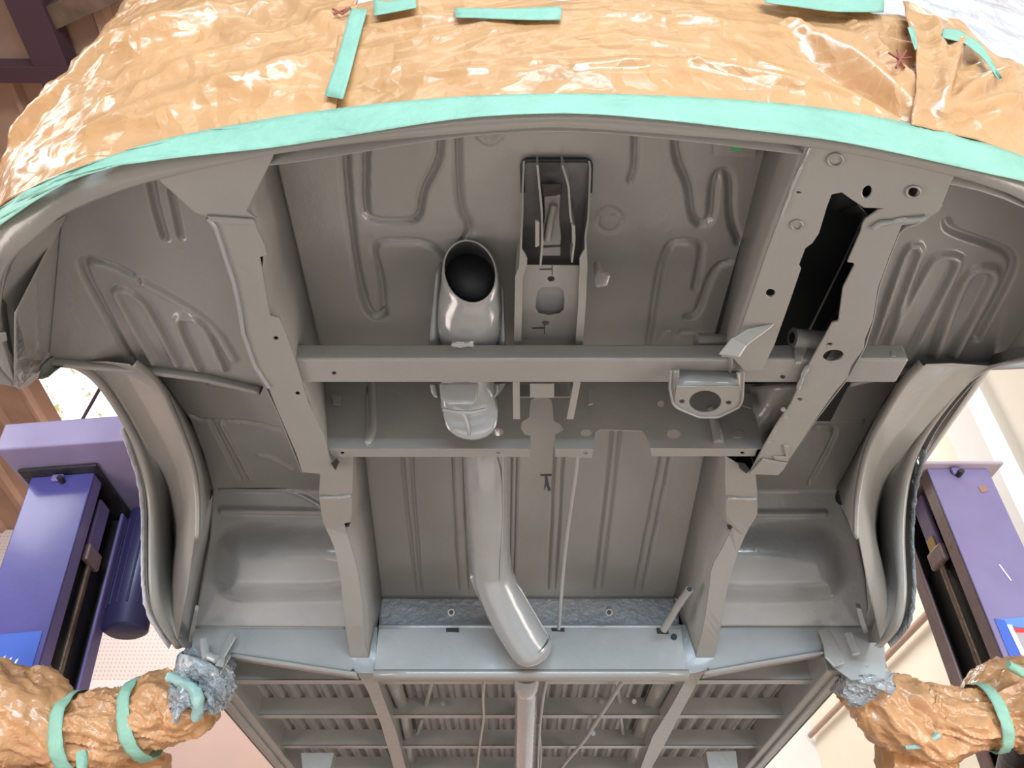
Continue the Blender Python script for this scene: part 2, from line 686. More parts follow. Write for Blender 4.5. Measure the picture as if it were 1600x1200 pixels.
# ---- front surface curve at the lower lip
GT = [(0, 350), (50, 315), (100, 285), (170, 260), (250, 248), (340, 238), (425, 230), (550, 210), (700, 185), (800, 177), (915, 175), (1050, 187), (1200, 205),
      (1300, 217), (1400, 237), (1500, 260), (1600, 282)]
GB = [(0, 420), (75, 358), (92, 340), (175, 305), (250, 282), (370, 255), (425, 244), (550, 227), (700, 215), (800, 206), (865, 202), (1050, 214),
      (1200, 225), (1300, 237), (1450, 267), (1550, 295), (1600, 314)]
LH = 0.82
gt3 = pts(H(LH), GT)
gb3 = pts(H(LH), GB)


def ext(P, side, off):
    if side < 0:
        return [(-.86 + off, 2.2), (-.858 + off, 1.3), (-.845 + off, 1.0), (-.80 + off, .83 + off), (-.735 + off * .7, .72 + off)]
    return [(.79 - off * .7, .66 + off), (.86 - off, .76 + off), (.90 - off, .95), (.91 - off, 1.3), (.91 - off, 2.2)]


base = np.array(ext(None, -1, 0) + [(p[0], p[1]) for p in gt3] + ext(None, 1, 0))
base = smoothline(base, 400, 3)
SL = np.r_[0, np.cumsum(np.linalg.norm(np.diff(base, axis=0), axis=1))]
STOT = SL[-1]
TB = np.gradient(base, axis=0)
TB /= np.linalg.norm(TB, axis=1)[:, None]
NB = np.stack([TB[:, 1], -TB[:, 0]], 1)  # outward (towards viewer, -y at front)


def sst(a, b, x):
    t = min(1, max(0, (x - a) / (b - a)))
    return t * t * (3 - 2 * t)


def FS(s, h, off=0.0):
    """front skin: s metres along the plan curve, h height, off outward"""
    x = np.interp(s, SL, base[:, 0])
    y = np.interp(s, SL, base[:, 1])
    nx = np.interp(s, SL, NB[:, 0])
    ny = np.interp(s, SL, NB[:, 1])
    lean = 0.02 * sst(.82, 1.0, h) - 0.20 * max(0, h - 1.45)
    balloon = 0.30 * sst(STOT * .60, STOT * .68, s) * sst(.93, 1.35, h)
    e = off + lean
    return np.array([x + nx * (e + balloon), y + ny * e - 0 * h, h])


def proj(p):
    x, y, z = p
    dpt = y * CP + z * SP
    up = -y * SP + z * CP
    return 800 + F * x / dpt, 600 - F * up / dpt


gs = np.linspace(0.9, STOT - .9, 130)
gh = np.linspace(.80, 2.6, 60)
GP = np.array([[proj(FS(s, h)) for h in gh] for s in gs])


GW = np.array([[FS(s, h) for h in gh] for s in gs])
_ds, _dh = np.gradient(GW, axis=0), np.gradient(GW, axis=1)
_n = np.cross(_ds, _dh)
GBACK = np.where(np.sum(_n * GW, axis=2) > 0, 0.0, 1e7)
if np.sum(_n[65, 3] * GW[65, 3]) < 0:
    GBACK = 1e7 - GBACK


def invS(px, py, off=0.0):
    d = (GP[:, :, 0] - px) ** 2 + (GP[:, :, 1] - py) ** 2 + GBACK
    i, j = np.unravel_index(np.argmin(d), d.shape)
    s, h = gs[i], gh[j]
    for _ in range(12):
        p0 = np.array(proj(FS(s, h, off)))
        e = np.array([px, py]) - p0
        ps = (np.array(proj(FS(s + 1e-4, h, off))) - p0) / 1e-4
        ph = (np.array(proj(FS(s, h + 1e-4, off))) - p0) / 1e-4
        J = np.stack([ps, ph], 1)
        try:
            dl = np.linalg.solve(J, e)
        except Exception:
            break
        dl = np.clip(dl, -.05, .05)
        s += dl[0]
        h += dl[1]
    return s, h


def onS(px, py, off=0.0):
    s, h = invS(px, py, off)
    return FS(s, h, off)


# front lip, a rolled flange
nl = 160
lipo = smoothline(np.array([(-.80, .83), (-.735, .72)] + [(p[0], p[1]) for p in gt3] + [(.77, .65), (.86, .76)]), nl, 2)
lipi = smoothline(np.array([(-.81, .98), (-.765, .83)] + [(p[0], p[1]) for p in gb3] + [(.745, .68), (.82, .79)]), nl, 2)
c0 = np.c_[lipo, np.full(nl, LH + .020)]
c1 = np.c_[lipo * .93 + lipi * .07, np.full(nl, LH)]
c2 = np.c_[lipo * .25 + lipi * .75, np.full(nl, LH - .001)]
c3 = np.c_[lipi, np.full(nl, LH + .004)]
c4 = np.c_[lipi + [0, .004], np.full(nl, LH + .03)]
tagl(loft('front_lip', [c0, c1, c2, c3, c4], GREY, van, th=.001, n=nl), 'grey rolled lower edge of the front panel')
# outer front and side skin under the masking
ss = np.linspace(0.05, STOT - .05, 110)
hh = np.linspace(LH + .01, 2.6, 14)
V = [FS(s, h, -.03) for h in hh for s in ss]
fa = [(j * 110 + i, j * 110 + i + 1, (j + 1) * 110 + i + 1, (j + 1) * 110 + i) for j in range(13) for i in range(109)]
# keep the skin above the wheel openings
fa2 = []
for f in fa:
    c = np.mean([V[i] for i in f], axis=0)
    if c[1] > .98 and c[2] < 1.10:
        continue
    fa2.append(f)
link('front_panel', V, fa2, GREY, van, smooth=True, solid=.002)
_if = [(x * .93 + .002, y + .06) for x, y in base[::8] if y < 2.1]
_if = [(-.78, 4.8), (-.78, 2.2)] + _if + [(.82, 2.2), (.82, 4.8)]
_n = len(_if)
link('light_seal_sheet', [(x, y, 1.12) for x, y in _if] + [(x, y, 1.14) for x, y in _if], [tuple(range(_n)), tuple(reversed(range(_n, 2 * _n)))], SHADE_RUBBER, van)  # added unseen sheet, stops skylight leaking through panel gaps


# ---- cab floor between the rails (F)
FHt = 1.0
cab = panel('cab_floor_panel', H(FHt), [(418, 195), (500, 545), (506, 590)], [(1214, 185), (1126, 530), (1113, 590)], 190, 130,
            grooves=[
                ([(537, 220), (541, 300), (556, 420), (575, 492), (592, 496), (600, 490)], .014, -.012),
                ([(570, 215), (568, 330), (578, 346), (640, 348), (655, 338), (658, 300), (685, 255), (687, 215)], .013, -.011),
                ([(714, 212), (716, 325), (738, 356), (722, 380)], .014, -.010),
                ([(600, 490), (596, 430), (580, 385), (600, 376), (670, 377), (700, 405)], .011, -.009),
                ([(993, 205), (993, 260), (985, 283)], .010, -.009),
                ([(1056, 205), (1058, 250), (1078, 290), (1082, 335), (1090, 351), (1104, 350), (1112, 338), (1114, 290), (1122, 268), (1142, 270), (1140, 340), (1155, 380)], .013, -.011),
                ([(1010, 560), (1030, 420), (1045, 380), (1060, 377), (1090, 378), (1098, 386), (1086, 450)], .011, -.009),
                ([(1072, 495), (1090, 492), (1106, 440), (1122, 414), (1140, 410)], .011, -.009),
                ([(748, 212), (765, 226), (782, 212)], .009, .004),
                (ell(952, 344, 19, 19) + [(971, 344)], .004, -.003),
                ([(938, 340), (956, 325), (957, 340)], .003, -.003),
                ([(1030, 530), (1038, 516), (1050, 514), (1058, 530), (1062, 516), (1082, 518)], .004, -.003)], m=GREY, parent=van)
cab['label'] = 'deeply shaded floor panel with pressed grooves above the cross beam'
# access hatch bracket with green plug
plate('hatch_bracket', [(1113, 215), (1184, 215), (1182, 248), (1116, 244)], H(.985), .006, GREY, van)
tagl(tube('plug', [at(1152, 225, 1.10), at(1152, 225, 1.16)], .010, GREEN, van, 16), 'small green plug at the hatch bracket')

# ---- A-left, A-right wheel side panels
panel('wheel_side_panel', H(.95), [(85, 325), (95, 350), (75, 560)], [(340, 240), (350, 400), (420, 606)], 100, 110,
      grooves=[([(205, 562), (165, 490), (125, 415), (135, 404), (175, 415), (215, 436)], .016, -.012),
               ([(277, 568), (228, 470), (200, 452), (178, 450), (188, 470), (240, 565)], .014, .010),
               ([(350, 575), (318, 500), (290, 492), (272, 496), (310, 575)], .014, .010),
               ([(236, 285), (245, 330), (258, 372)], .014, -.010), ([(268, 300), (283, 370)], .012, -.008),
               ([(215, 436), (330, 500), (365, 560)], .02, .006)], m=GREY, parent=van)
panel('wheel_side_panel', H(.95), [(1390, 270), (1385, 350), (1340, 590)], [(1680, 300), (1680, 400), (1640, 562)], 100, 110,
      grooves=[([(1358, 560), (1410, 400), (1425, 378), (1440, 385), (1435, 400), (1375, 560)], .012, .009),
               ([(1380, 545), (1455, 405), (1470, 396), (1498, 400), (1495, 415), (1420, 558)], .016, .011),
               ([(1460, 552), (1505, 430), (1530, 415), (1555, 420), (1552, 440), (1490, 552)], .020, .012),
               ([(1480, 345), (1482, 360), (1560, 385), (1588, 405), (1570, 450), (1525, 530)], .014, -.010),
               ], m=GREY, parent=van)
# flange at the far edge of each side panel
for L in ([(75, 557), (120, 561), (230, 570), (320, 582), (408, 603)], [(1325, 590), (1412, 572), (1480, 566), (1600, 561), (1640, 560)]):
    c = pts(H(.95), L, 40)
    loft('panel_flange', [c + [0, .004, .01], c + [0, -.002, -.016], c + [0, .006, -.018], c + [0, .012, .01]], GREY, van, th=.001)

# ---- fender corner at left front
s1 = P3((95, 345, .95), (75, 560, .95), (30, 606, .84))
panel('fender_inner_wall', s1, [(25, 488), (28, 606)], [(97, 345), (78, 562)], 30, 40, grooves=[([(55, 440), (60, 545)], .006, .005)], parent=van)
plate('fender_inner_edge', [(25, 488), (45, 560), (78, 562), (90, 568), (60, 590), (43, 605), (30, 608), (24, 604)], s1, .003, GREY, van)
s2 = P3((24, 488, .86), (24, 604, .83), (-60, 560, .80))
plate('bumper_bracket', [(24, 486), (26, 606), (-2, 600), (-60, 600), (-60, 486), (-20, 476), (0, 462)], s2, .003, GREY, van)
s3 = P3((92, 345, .93), (25, 488, .86), (-40, 430, .80))
plate('bumper_bracket', [(105, 335), (88, 372), (70, 405), (24, 488), (0, 462), (-60, 470), (-60, 420), (0, 400)], s3, .003, GREY, van)
plate('bumper_bracket', [(-5, 520), (10, 520), (12, 532), (-5, 540)], P3((24, 488, .84), (24, 604, .81), (-60, 560, .78)), .004, GREY, van)

# ---- wheel arches


def arch(side, P0, P1, P2, PB, x0, x1, x2, hb):
    a0 = pts(X(x0), P0, 50, 2)
    a1 = pts(X(x1), P1, 50, 2)
    a2 = pts(X(x2), P2, 50, 2)
    sgn = np.sign(x0)
    inn = a0 + [-.014 * sgn, 0.0, .0]
    up = a0 * .6 + a1 * .4 + [0, .0, .010]
    g = loft('wheel_arch_edge', [a0 + [.006 * sgn, -.002, .03], a0 + [.003 * sgn, 0, 0], a0 - [.004 * sgn, 0, .001], inn + [0, 0, .004], up, a1], GREY, van, th=.001)
    return a0, a1, a2


P0L = [(62, 592), (90, 568), (130, 580), (160, 608), (202, 675), (224, 735), (234, 790), (233, 850), (234, 930), (243, 965), (262, 995), (276, 1014)]
P1L = [(120, 566), (160, 577), (200, 640), (232, 700), (258, 750), (268, 800), (272, 850), (266, 900), (266, 950), (278, 1000)]
P2L = [(205, 572), (245, 600), (272, 660), (292, 710), (303, 750), (307, 790), (306, 843)]
PBL = [(232, 573), (264, 610), (297, 655), (318, 710), (332, 763)]
P0R = [(1640, 560), (1580, 568), (1530, 582), (1505, 605), (1460, 660), (1431, 710), (1417, 760), (1411, 830), (1414, 890), (1416, 925), (1409, 975), (1392, 997), (1376, 1012)]
P1R = [(1545, 572), (1520, 590), (1470, 640), (1415, 705), (1385, 750), (1372, 800), (1370, 850), (1385, 900), (1390, 950), (1376, 1000)]
P2R = [(1445, 572), (1417, 600), (1380, 660), (1358, 705), (1346, 755), (1340, 800), (1340, 843)]
PBR = [(1428, 568), (1400, 600), (1372, 645), (1342, 700), (1307, 763)]
for (P0, P1, P2, PB, x0, x1, x2, xb) in ((P0L, P1L, P2L, PBL, -.82, -.795, -.655, 1.02), (P0R, P1R, P2R, PBR, .86, .835, .69, 1.02)):
    a0, a1, a2 = arch(1, P0, P1, P2, PB, x0, x1, x2, xb)
    sgn = np.sign(x0)
    # broad inner fender band with a raised inner edge
    i1 = resample(a1, 50)
    i2 = resample(a2, 50)
    e2 = i2.copy()
    # lower end of band carries on to the sill
    mid = i1 * .45 + i2 * .55
    mid[:, 2] += .006
    loft('inner_fender_band', [i1, mid, i2 + [.004 * sgn, 0, .004], i2, i2 - [.004 * sgn, 0, -.002], i2 - [.006 * sgn, 0, -.014]], GREY, van, th=.001)
    cb = pts(H(1.02), PB, 50, 1)
    i3 = i2 - [.006 * sgn, 0, -.014]
    loft('wheelhouse_side_wall', [i3, i3 * .5 + cb * .5, cb], GREY, van, th=.001)

# side skins beyond the wheel openings
for sx, P0 in ((-.83, P0L), (.885, P0R)):
    yz = [(p[1], p[2]) for p in pts(X(-.82 if sx < 0 else .86), P0, 30, 2)]
    out = [(y, z + .012) for y, z in yz] + [(2.0, .80), (2.0, 2.3), (.98, 2.3), (.98, 1.0)]
    n_ = len(out)
    vs = [(sx, y, z) for y, z in out]
    tr = tessellate_polygon([[Vector((y, z, 0)) for y, z in out]])
    link('side_panel', vs, tr, GREY, van, solid=.002)
    xr = -.787 if sx < 0 else .834
    box('side_panel', (xr - .001, 1.98, .70), (xr + .001, 4.8, 2.3), GREY, van, 0)

# ---- wheelhouse ceiling (B)
profB = prof((1.0, 1.02), (1.62, 1.02))
panel('wheelhouse_top_panel', profB, [(225, 565), (264, 610), (297, 655), (318, 710), (333, 768)], [(440, 600), (450, 650), (480, 700), (505, 740), (510, 790)], 80, 80,
      grooves=[([(395, 590), (370, 600), (330, 598)], .02, .008), ([(300, 650), (318, 658), (385, 657), (440, 672)], .010, -.006),
               ([(331, 662), (375, 748)], .010, -.007), ([(346, 662), (393, 748)], .010, .007),
               ([(405, 712), (425, 714), (460, 735)], .012, .006)], parent=van)
panel('wheelhouse_top_panel', profB, [(1180, 590), (1210, 650), (1190, 700), (1180, 740), (1175, 790)], [(1445, 565), (1400, 600), (1372, 645), (1342, 700), (1305, 768)], 80, 80,
      grooves=[([(1268, 668), (1310, 668), (1295, 700), (1265, 755)], .011, -.008), ([(1275, 658), (1345, 658)], .016, .006)], parent=van)

# ---- wheelhouse rear wall (C)
profC = prof((1.585, 1.025), (1.62, 1.018), (1.905, .785))
panel('wheelhouse_rear_panel', profC, [(333, 762), (331, 800), (328, 840), (318, 900), (308, 950), (302, 978)],
      [(525, 762), (530, 800), (550, 850), (560, 900), (560, 950), (570, 980)], 90, 100,
      grooves=[([(348, 797), (420, 798), (540, 800)], .020, .010), ([(345, 765), (440, 762), (475, 775), (500, 790)], .014, .006)],
      bumps=[([(362, 855), (378, 838), (600, 838), (600, 916), (380, 920), (355, 915)], .050, .045)], m=WET, parent=van)
panel('wheelhouse_rear_panel', profC, [(1120, 762), (1118, 800), (1110, 850), (1100, 900), (1100, 950), (1090, 978)],
      [(1307, 762), (1318, 800), (1340, 842), (1352, 900), (1358, 950), (1356, 978)], 90, 100,
      grooves=[([(1100, 802), (1200, 802), (1287, 802)], .020, .010)],
      bumps=[([(1050, 840), (1270, 838), (1292, 860), (1303, 905), (1285, 920), (1050, 920)], .050, .045)], m=WET, parent=van)
# sloping piece between the fender band and the rear wall
qL = P3((306, 843, .93), (335, 768, 1.015), (285, 1010, .765))
panel('fender_closing_panel', qL, [(333, 766), (306, 843), (274, 850), (270, 900), (266, 950), (276, 1010)], [(333, 766), (328, 840), (319, 900), (310, 948), (305, 985), (297, 1014)], 16, 40, m=WET, parent=van, wob=.012)
qR = P3((1340, 843, .93), (1306, 768, 1.015), (1365, 1010, .765))
panel('fender_closing_panel', qR, [(1306, 766), (1318, 800), (1338, 842), (1350, 900), (1356, 948), (1350, 990), (1340, 1045)], [(1306, 766), (1330, 805), (1370, 850), (1386, 900), (1391, 950), (1378, 1000), (1385, 1045)], 16, 40, m=WET, parent=van, wob=.012)
for a in ([(304, 952), (309, 955), (300, 1012), (293, 1014), (296, 990)], [(1338, 950), (1346, 951), (1352, 972), (1357, 988), (1350, 990), (1344, 975)]):
    plate('folded_tab', a, H(.775), .012, WET, van)
for (x, y, rx, ry, r_) in ((327, 774, 4, 9, 15), (1314, 777, 9, 12, 0)):
    plate('drain_hole', ell(x, y, rx, ry, 16, r_), prof((1.57, 1.0), (1.90, .765)), .001, SHADE_RUBBER, van, bevel=0)

# ---- outer cross member faces (D sides)
yD = 1.90
plate('outer_crossmember', [(300, 979), (300, 1060), (340, 1062), (362, 1022), (552, 1051), (590, 1052), (590, 979)], Y(yD), .004, WET, van)
plate('outer_crossmember', [(1060, 976), (1060, 1056), (1110, 1046), (1287, 1018), (1300, 1040), (1330, 1062), (1385, 1060), (1382, 1000), (1357, 990), (1355, 976)], Y(yD), .004, WET, van)
for L in ([(300, 979), (365, 979), (366, 980), (545, 980)], [(1125, 974), (1280, 975), (1355, 974)]):
    c = pts(Y(yD), L, 20)
    loft('crossmember_seam', [c + [0, .0, .006], c + [0, -.006, .001], c + [0, 0, -.005]], WET, van, th=.001)
for L in ([(362, 1023), (460, 1038), (558, 1053)], [(1100, 1051), (1190, 1035), (1290, 1018)]):
    c = pts(Y(yD), L, 20)
    loft('crossmember_lower_flange', [c + [0, -.004, .004], c + [0, -.006, -.003], c + [0, .028, -.004], c + [0, .028, .004]], GREY, van, th=.001)
# outrigger bracket plates
plate('outrigger_bracket', [(365, 985), (369, 996), (352, 1025), (349, 1042), (335, 1040), (342, 1020), (356, 992)], Y(1.87), .006, GREY, van, bevel=.003)
plate('outrigger_bracket', [(1279, 984), (1291, 978), (1304, 995), (1318, 1022), (1321, 1036), (1304, 1042), (1289, 1027), (1287, 1008)], Y(1.87), .006, GREY, van, bevel=.003)
tube('bolt', [at(1298, 1020, 1.93), at(1298, 1020, 1.915)], .006, GREY, van, 10)
# jacking point boxes reaching down to the lift pads
tube('jacking_point', [at(330, 1010, 2.0), at(318, 1035, 2.02), at(312, 1062, 2.04)], [.055, .06, .062], WET, van, 20, crump=.25, cs=14, nrings=14)
tube('jacking_point', [at(1345, 1002, 1.98), at(1338, 1035, 2.02), at(1336, 1070, 2.04)], [.05, .062, .065], WET, van, 20, crump=.25, cs=14, seed=4, nrings=14)
for L in ([(318, 1000), (322, 1030)], [(1325, 990), (1338, 1022)], [(338, 1030), (320, 1022)]):
    tube('pressed_rib', pts(Y(1.86), L, 6), .010, WET, van, 12)

# ---- chassis rails
RH = .83
railL = [(240, 275), (430, 235), (425, 250), (385, 330), (402, 342), (400, 354), (412, 380), (417, 399), (406, 402), (413, 440), (422, 494), (437, 498), (450, 530), (462, 565),
         (472, 598), (482, 630), (507, 680), (515, 715), (527, 736), (522, 742), (472, 738), (462, 707), (435, 645), (413, 590), (400, 575), (385, 525), (372, 465), (360, 425), (345, 370),
         (325, 339), (305, 333)]
tagl(plate('chassis_rail', railL, H(RH), .004, GREY, van, holes=[ell(431, 529, 4, 3, 10), ell(465, 615, 3.5, 3, 10)]), 'front left chassis rail with wavy cut inner edge')
RW = [(425, 250), (385, 330), (402, 350), (414, 400), (410, 430), (422, 494), (450, 530), (472, 598), (507, 680), (520, 736)]
cw = pts(H(RH + .003), RW, 60)
loft('rail_side_wall', [cw, pts(H(FHt - .001), [(418, 195), (500, 545), (507, 600)], 60)], GREY, van, th=.002, smooth=True)
RWo = [(325, 339), (345, 370), (372, 465), (385, 525), (400, 575), (435, 645), (472, 738)]
cw = pts(H(RH + .003), RWo, 40)
loft('rail_side_wall', [cw, cw + [-.01, 0, .13]], GREY, van, th=.002, smooth=True)
# raised edge bead on the rail's outer side
tube('rail_edge_seam', pts(H(RH - .001), [(325, 340), (337, 355), (350, 395), (365, 440), (374, 480), (380, 520), (398, 572), (420, 605)], 40), .0035, WET, van, 8)
plate('rail_gusset_seam', [(322, 338), (395, 343), (401, 352), (350, 350), (330, 346)], H(RH - .004), .004, GREY, van)

# right rail: wide box with the steering gear opening
railR = [(1262, 215), (1500, 262), (1486, 285), (1472, 320), (1468, 330), (1440, 348), (1410, 352), (1407, 358), (1390, 400), (1372, 450), (1364, 500), (1352, 530), (1350, 545), (1330, 572), (1325, 590),
         (1305, 612), (1270, 662), (1235, 715), (1226, 726), (1215, 742), (1170, 741), (1192, 700), (1212, 665), (1235, 632), (1245, 610), (1260, 577), (1275, 550), (1292, 520), (1300, 505),
         (1310, 502), (1317, 450), (1335, 415), (1333, 411), (1324, 410), (1345, 362), (1347, 352), (1352, 343), (1373, 328), (1381, 326), (1350, 325), (1330, 312), (1315, 301), (1300, 304), (1292, 325),
         (1280, 365), (1270, 380), (1259, 388), (1249, 414), (1252, 420), (1235, 470), (1210, 540), (1192, 577), (1165, 582), (1145, 560), (1150, 535), (1175, 462), (1200, 388), (1220, 335), (1245, 275)]
tagl(plate('chassis_rail', railR, H(RH), .004, GREY, van,
      holes=[ell(1355, 300, 7, 10, 14, 20), ell(1427, 300, 7, 10, 14, 20), ell(1204, 458, 7, 6, 14), ell(1302, 556, 16, 9, 18, -8), ell(1297, 538, 4, 2.5, 10),
             ell(1250, 624, 4, 2.5, 10), ell(1248, 301, 4, 1.5, 8)]), 'front right chassis rail with long opening for the steering gear')
for (x, y, r_) in ((1305, 250, 12), (1245, 352, 9), (1427, 300, 11)):
    c = pts(H(RH - .001), ell(x, y, r_, r_ * .8, 20) + [(x + r_, y)])
    tube('plug_rim', c, .0018, GREY, van, 6, caps=False)
# inner face of the right rail
ce = pts(H(RH + .002), [(1268, 210), (1245, 275), (1220, 335), (1200, 388), (1175, 462), (1150, 535), (1145, 560), (1142, 590)], 60)
ct = pts(H(.999), [(1207, 185), (1119, 530), (1106, 590)], 60)
tagl(loft('rail_side_wall', [ce, ce * .985 + ct * .015 + [-.006, 0, .004], ct], GREY, van, th=.002, smooth=True), 'tall inner face of the right rail')
for (x, y, rx, ry) in ((1206, 331, 3, 8), (1183, 357, 2.5, 7), (1175, 424, 2.5, 8)):
    plate('slot_hole', ell(x, y, rx, ry, 12, 8), P3((1220, 335, .832), (1150, 535, .832), (1130, 535, .92)), .001, SHADE_RUBBER, van, bevel=0)
co = pts(H(RH + .004), [(1472, 320), (1440, 348), (1407, 358), (1390, 400), (1372, 450), (1364, 500), (1350, 545), (1325, 590), (1270, 662), (1226, 726)], 50)
loft('rail_side_wall', [co, co + [.004, 0, .13]], GREY, van, th=.002, smooth=True)
# cavity walls coloured black for the depth shade behind the opening
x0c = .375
cav = [box('rail_cavity', (.372, .60, .99), (.66, 1.3, 1.0), SHADE_RUBBER, van, 0),
       box('rail_cavity', (.372, .60, .84), (.374, 1.02, .99), SHADE_RUBBER, van, 0),
       ]
loft('rail_cavity', [pts(H(RH + .006), [(1340, 320), (1365, 345), (1350, 400), (1335, 500), (1290, 560)], 20), pts(H(.99), [(1310, 330), (1360, 345), (1345, 400), (1300, 500), (1262, 580)], 20)], SHADE_RUBBER, van, th=.001, smooth=False)
loft('rail_cavity', [pts(H(RH + .005), [(1381, 326), (1350, 325), (1330, 312), (1315, 301), (1298, 303)], 12) + [0, -.003, 0], pts(H(RH + .005), [(1381, 326), (1350, 325), (1330, 312), (1315, 301), (1298, 303)], 12) + [0, -.02, .15]], SHADE_RUBBER, van, th=.001)
tagl(tube('cavity_seam', [at(1352, 335, 1.09), at(1322, 400, 1.16), at(1265, 515, 1.24)], .002, STEEL_SHADE, van, 6), 'dark seam inside the rail opening')
# weld beads around rail
tube('weld_bead', pts(H(RH - .002), [(1362, 357), (1378, 348), (1400, 345), (1425, 343), (1445, 340)], 20), .004, WET, van, 8, crump=.5, cs=90)
tube('weld_bead', pts(H(RH - .001), [(1266, 230), (1245, 275), (1220, 338)], 30), .0022, WET, van, 8, crump=.6, cs=120)
tube('weld_bead', pts(H(RH - .002), [(1247, 607), (1253, 590), (1262, 573)], 14), .004, WET, van, 8, crump=.5, cs=90)
for (x, y) in ((1228, 651), (1211, 673), (1224, 640), (1202, 690)):
    tube('weld_spot', [at(x, y, RH / ray(x, y)[2]), at(x, y, RH / ray(x, y)[2] * .998)], .004, GREY, van, 10)
plate('bracket_tab', [(1224, 697), (1233, 697), (1232, 722), (1212, 719), (1208, 714), (1228, 714)], H(RH - .004), .006, GREY, van)
plate('rail_end_flange', [(1170, 741), (1192, 718), (1231, 724), (1224, 735), (1216, 743)], H(RH - .005), .004, GREY, van)
# steering bracket with pins
plate('pin_bracket', [(1127, 553), (1143, 530), (1168, 514), (1212, 504), (1206, 512), (1168, 540), (1156, 559), (1128, 558)], P3((1127, 556, .79), (1156, 559, .79), (1210, 505, .83)), .004, GREY, van, bevel=.002)
plate('pin_bracket', [(1123, 554), (1155, 558), (1166, 540), (1144, 528)], P3((1123, 554, .785), (1155, 558, .785), (1160, 530, .80)), .003, GREY, van, bevel=.002)
for px_, sgn in ((1088, 1), (1238, -1)):
    k = .90 / ray(1110, 533)[2]
    if sgn > 0:
        a, b = at(1088, 533, 1.30), at(1146, 535, 1.31)
    else:
        a, b = at(1238, 528, 1.27), at(1300, 533, 1.28)
    tube('pivot_pin', [a, a * .9 + b * .1, b], .0135 if sgn > 0 else .017, GREY, van, 20)
    if sgn < 0:
        tagl(tube('pin_bore', [a - (b - a) * .01, a + (b - a) * .05], .009, SHADE_RUBBER, van, 14), 'dark bore of the pivot pin')
plate('pin_web', [(1247, 522), (1260, 528), (1262, 543), (1252, 566), (1243, 566), (1242, 545)], Y(.93), .006, GREY, van)

# ---- cross beam H
beam = box('cross_beam', (-.395 + 0.0, .938, .838), (.635, .996, .872), GREY, van, .004)
for (x, y, r_) in ((522, 583, 3.5), (1223, 589, 4)):
    plate('bolt_hole', ell(x, y, r_, r_ * .7, 10), H(.8375), .0005, SHADE_RUBBER, van, bevel=0)
tube('weld_bead', [at(706, 537, 1.262), at(722, 538, 1.262), at(740, 537, 1.262)], .005, WET, van, 8, crump=.5, cs=120, nrings=12)
plate('beam_end_lug', [(1392, 547), (1400, 550), (1400, 557), (1393, 556)], Y(.936), .003, GREY, van)

# hanging mount bracket M
mh = .80
plate('damper_mount', [(1057, 604), (1155, 603), (1160, 625), (1155, 636), (1122, 652), (1092, 652), (1058, 637), (1053, 630)], H(mh), .003, GREY, van,
      holes=[ell(1102, 628, 25, 17.5, 28), ell(1065.5, 627.5, 4.5, 3.2, 12), ell(1138.5, 629.5, 4.5, 3.2, 12)])
tw = pts(H(mh), [(1057, 604), (1155, 603)], 6)
tw2 = pts(H(.838), [(1057, 577), (1155, 580)], 6)
loft('damper_mount_wall', [tw + [0, 0, .002], tw2 + [0, 0, .0]], GREY, van, th=.002)
for La, Lb in (([(1048, 578), (1047, 605), (1052, 632), (1058, 637)], [(1060, 578), (1060, 590), (1058, 605), (1058, 637)]),
               ([(1162, 582), (1161, 605), (1160, 625), (1155, 636)], [(1152, 582), (1153, 592), (1155, 603), (1155, 636)])):
    loft('damper_mount_cheek', [pts(prof((.9, .832), (.97, .832), (1.04, .80)), La, 12), pts(prof((.9, .838), (.97, .812), (1.04, .80)), Lb, 12)], GREY, van, th=.002)
rim = pts(H(mh - .001), [(1048, 580), (1046, 605), (1051, 630), (1057, 637), (1092, 652), (1122, 652), (1155, 636), (1160, 625), (1162, 582)], 40)
tube('damper_mount_rim', rim, .0022, GREY, van, 8)

# ---- transverse plate G with its bottom flange
yG = 1.18
plate('transverse_plate', [(470, 590), (1190, 590), (1240, 604), (1174, 607), (1178, 640), (1192, 700), (1184, 701), (1016, 700), (1010, 682), (1004, 673), (937, 671), (930, 676), (927, 702), (867, 701), (867, 679),
                           (875, 676), (880, 671), (877, 664), (865, 657), (864, 640), (862, 626), (855, 621), (840, 621), (830, 625), (828, 635), (827, 652), (815, 660), (814, 670), (820, 679), (829, 681), (829, 701), (512, 701), (500, 665)],
      Y(yG), .003, GREY, van, holes=[ell(778, 675, 9.5, 6, 18), ell(916, 676.5, 9, 5.5, 18), ell(1053, 678, 11, 7, 18), ell(1032.5, 631, 5.5, 5, 14)])
plate('plug', ell(1153, 677.5, 10.5, 6.5, 18), Y(yG - .002), .003, GREY, van)
panel('transverse_plate_rib', Y(yG - .004), [(572, 605), (572, 690)], [(582, 605), (580, 694)], 6, 6, parent=van)
tube('plate_rib', pts(Y(yG), [(581, 600), (583, 670), (577, 690), (570, 693)], 20), .008, GREY, van, 12)
tube('plate_rib', pts(Y(yG), [(1113, 640), (1120, 675), (1123, 692)], 14), .010, GREY, van, 12)
for L in ([(512, 701), (828, 701), (827, 714), (519, 714)], [(867, 702), (927, 703), (925, 716), (867, 714)], [(1016, 701), (1184, 701), (1180, 713), (1017, 713)]):
    plate('plate_flange', L, H(.838), .003, GREY, van, holes=[ell({512: 535, 867: 915, 1016: 1160}[L[0][0]], 708, 3.4, 2.2, 10)] + ([ell(778, 707, 3.4, 2.2, 10)] if L[0][0] == 512 else []))
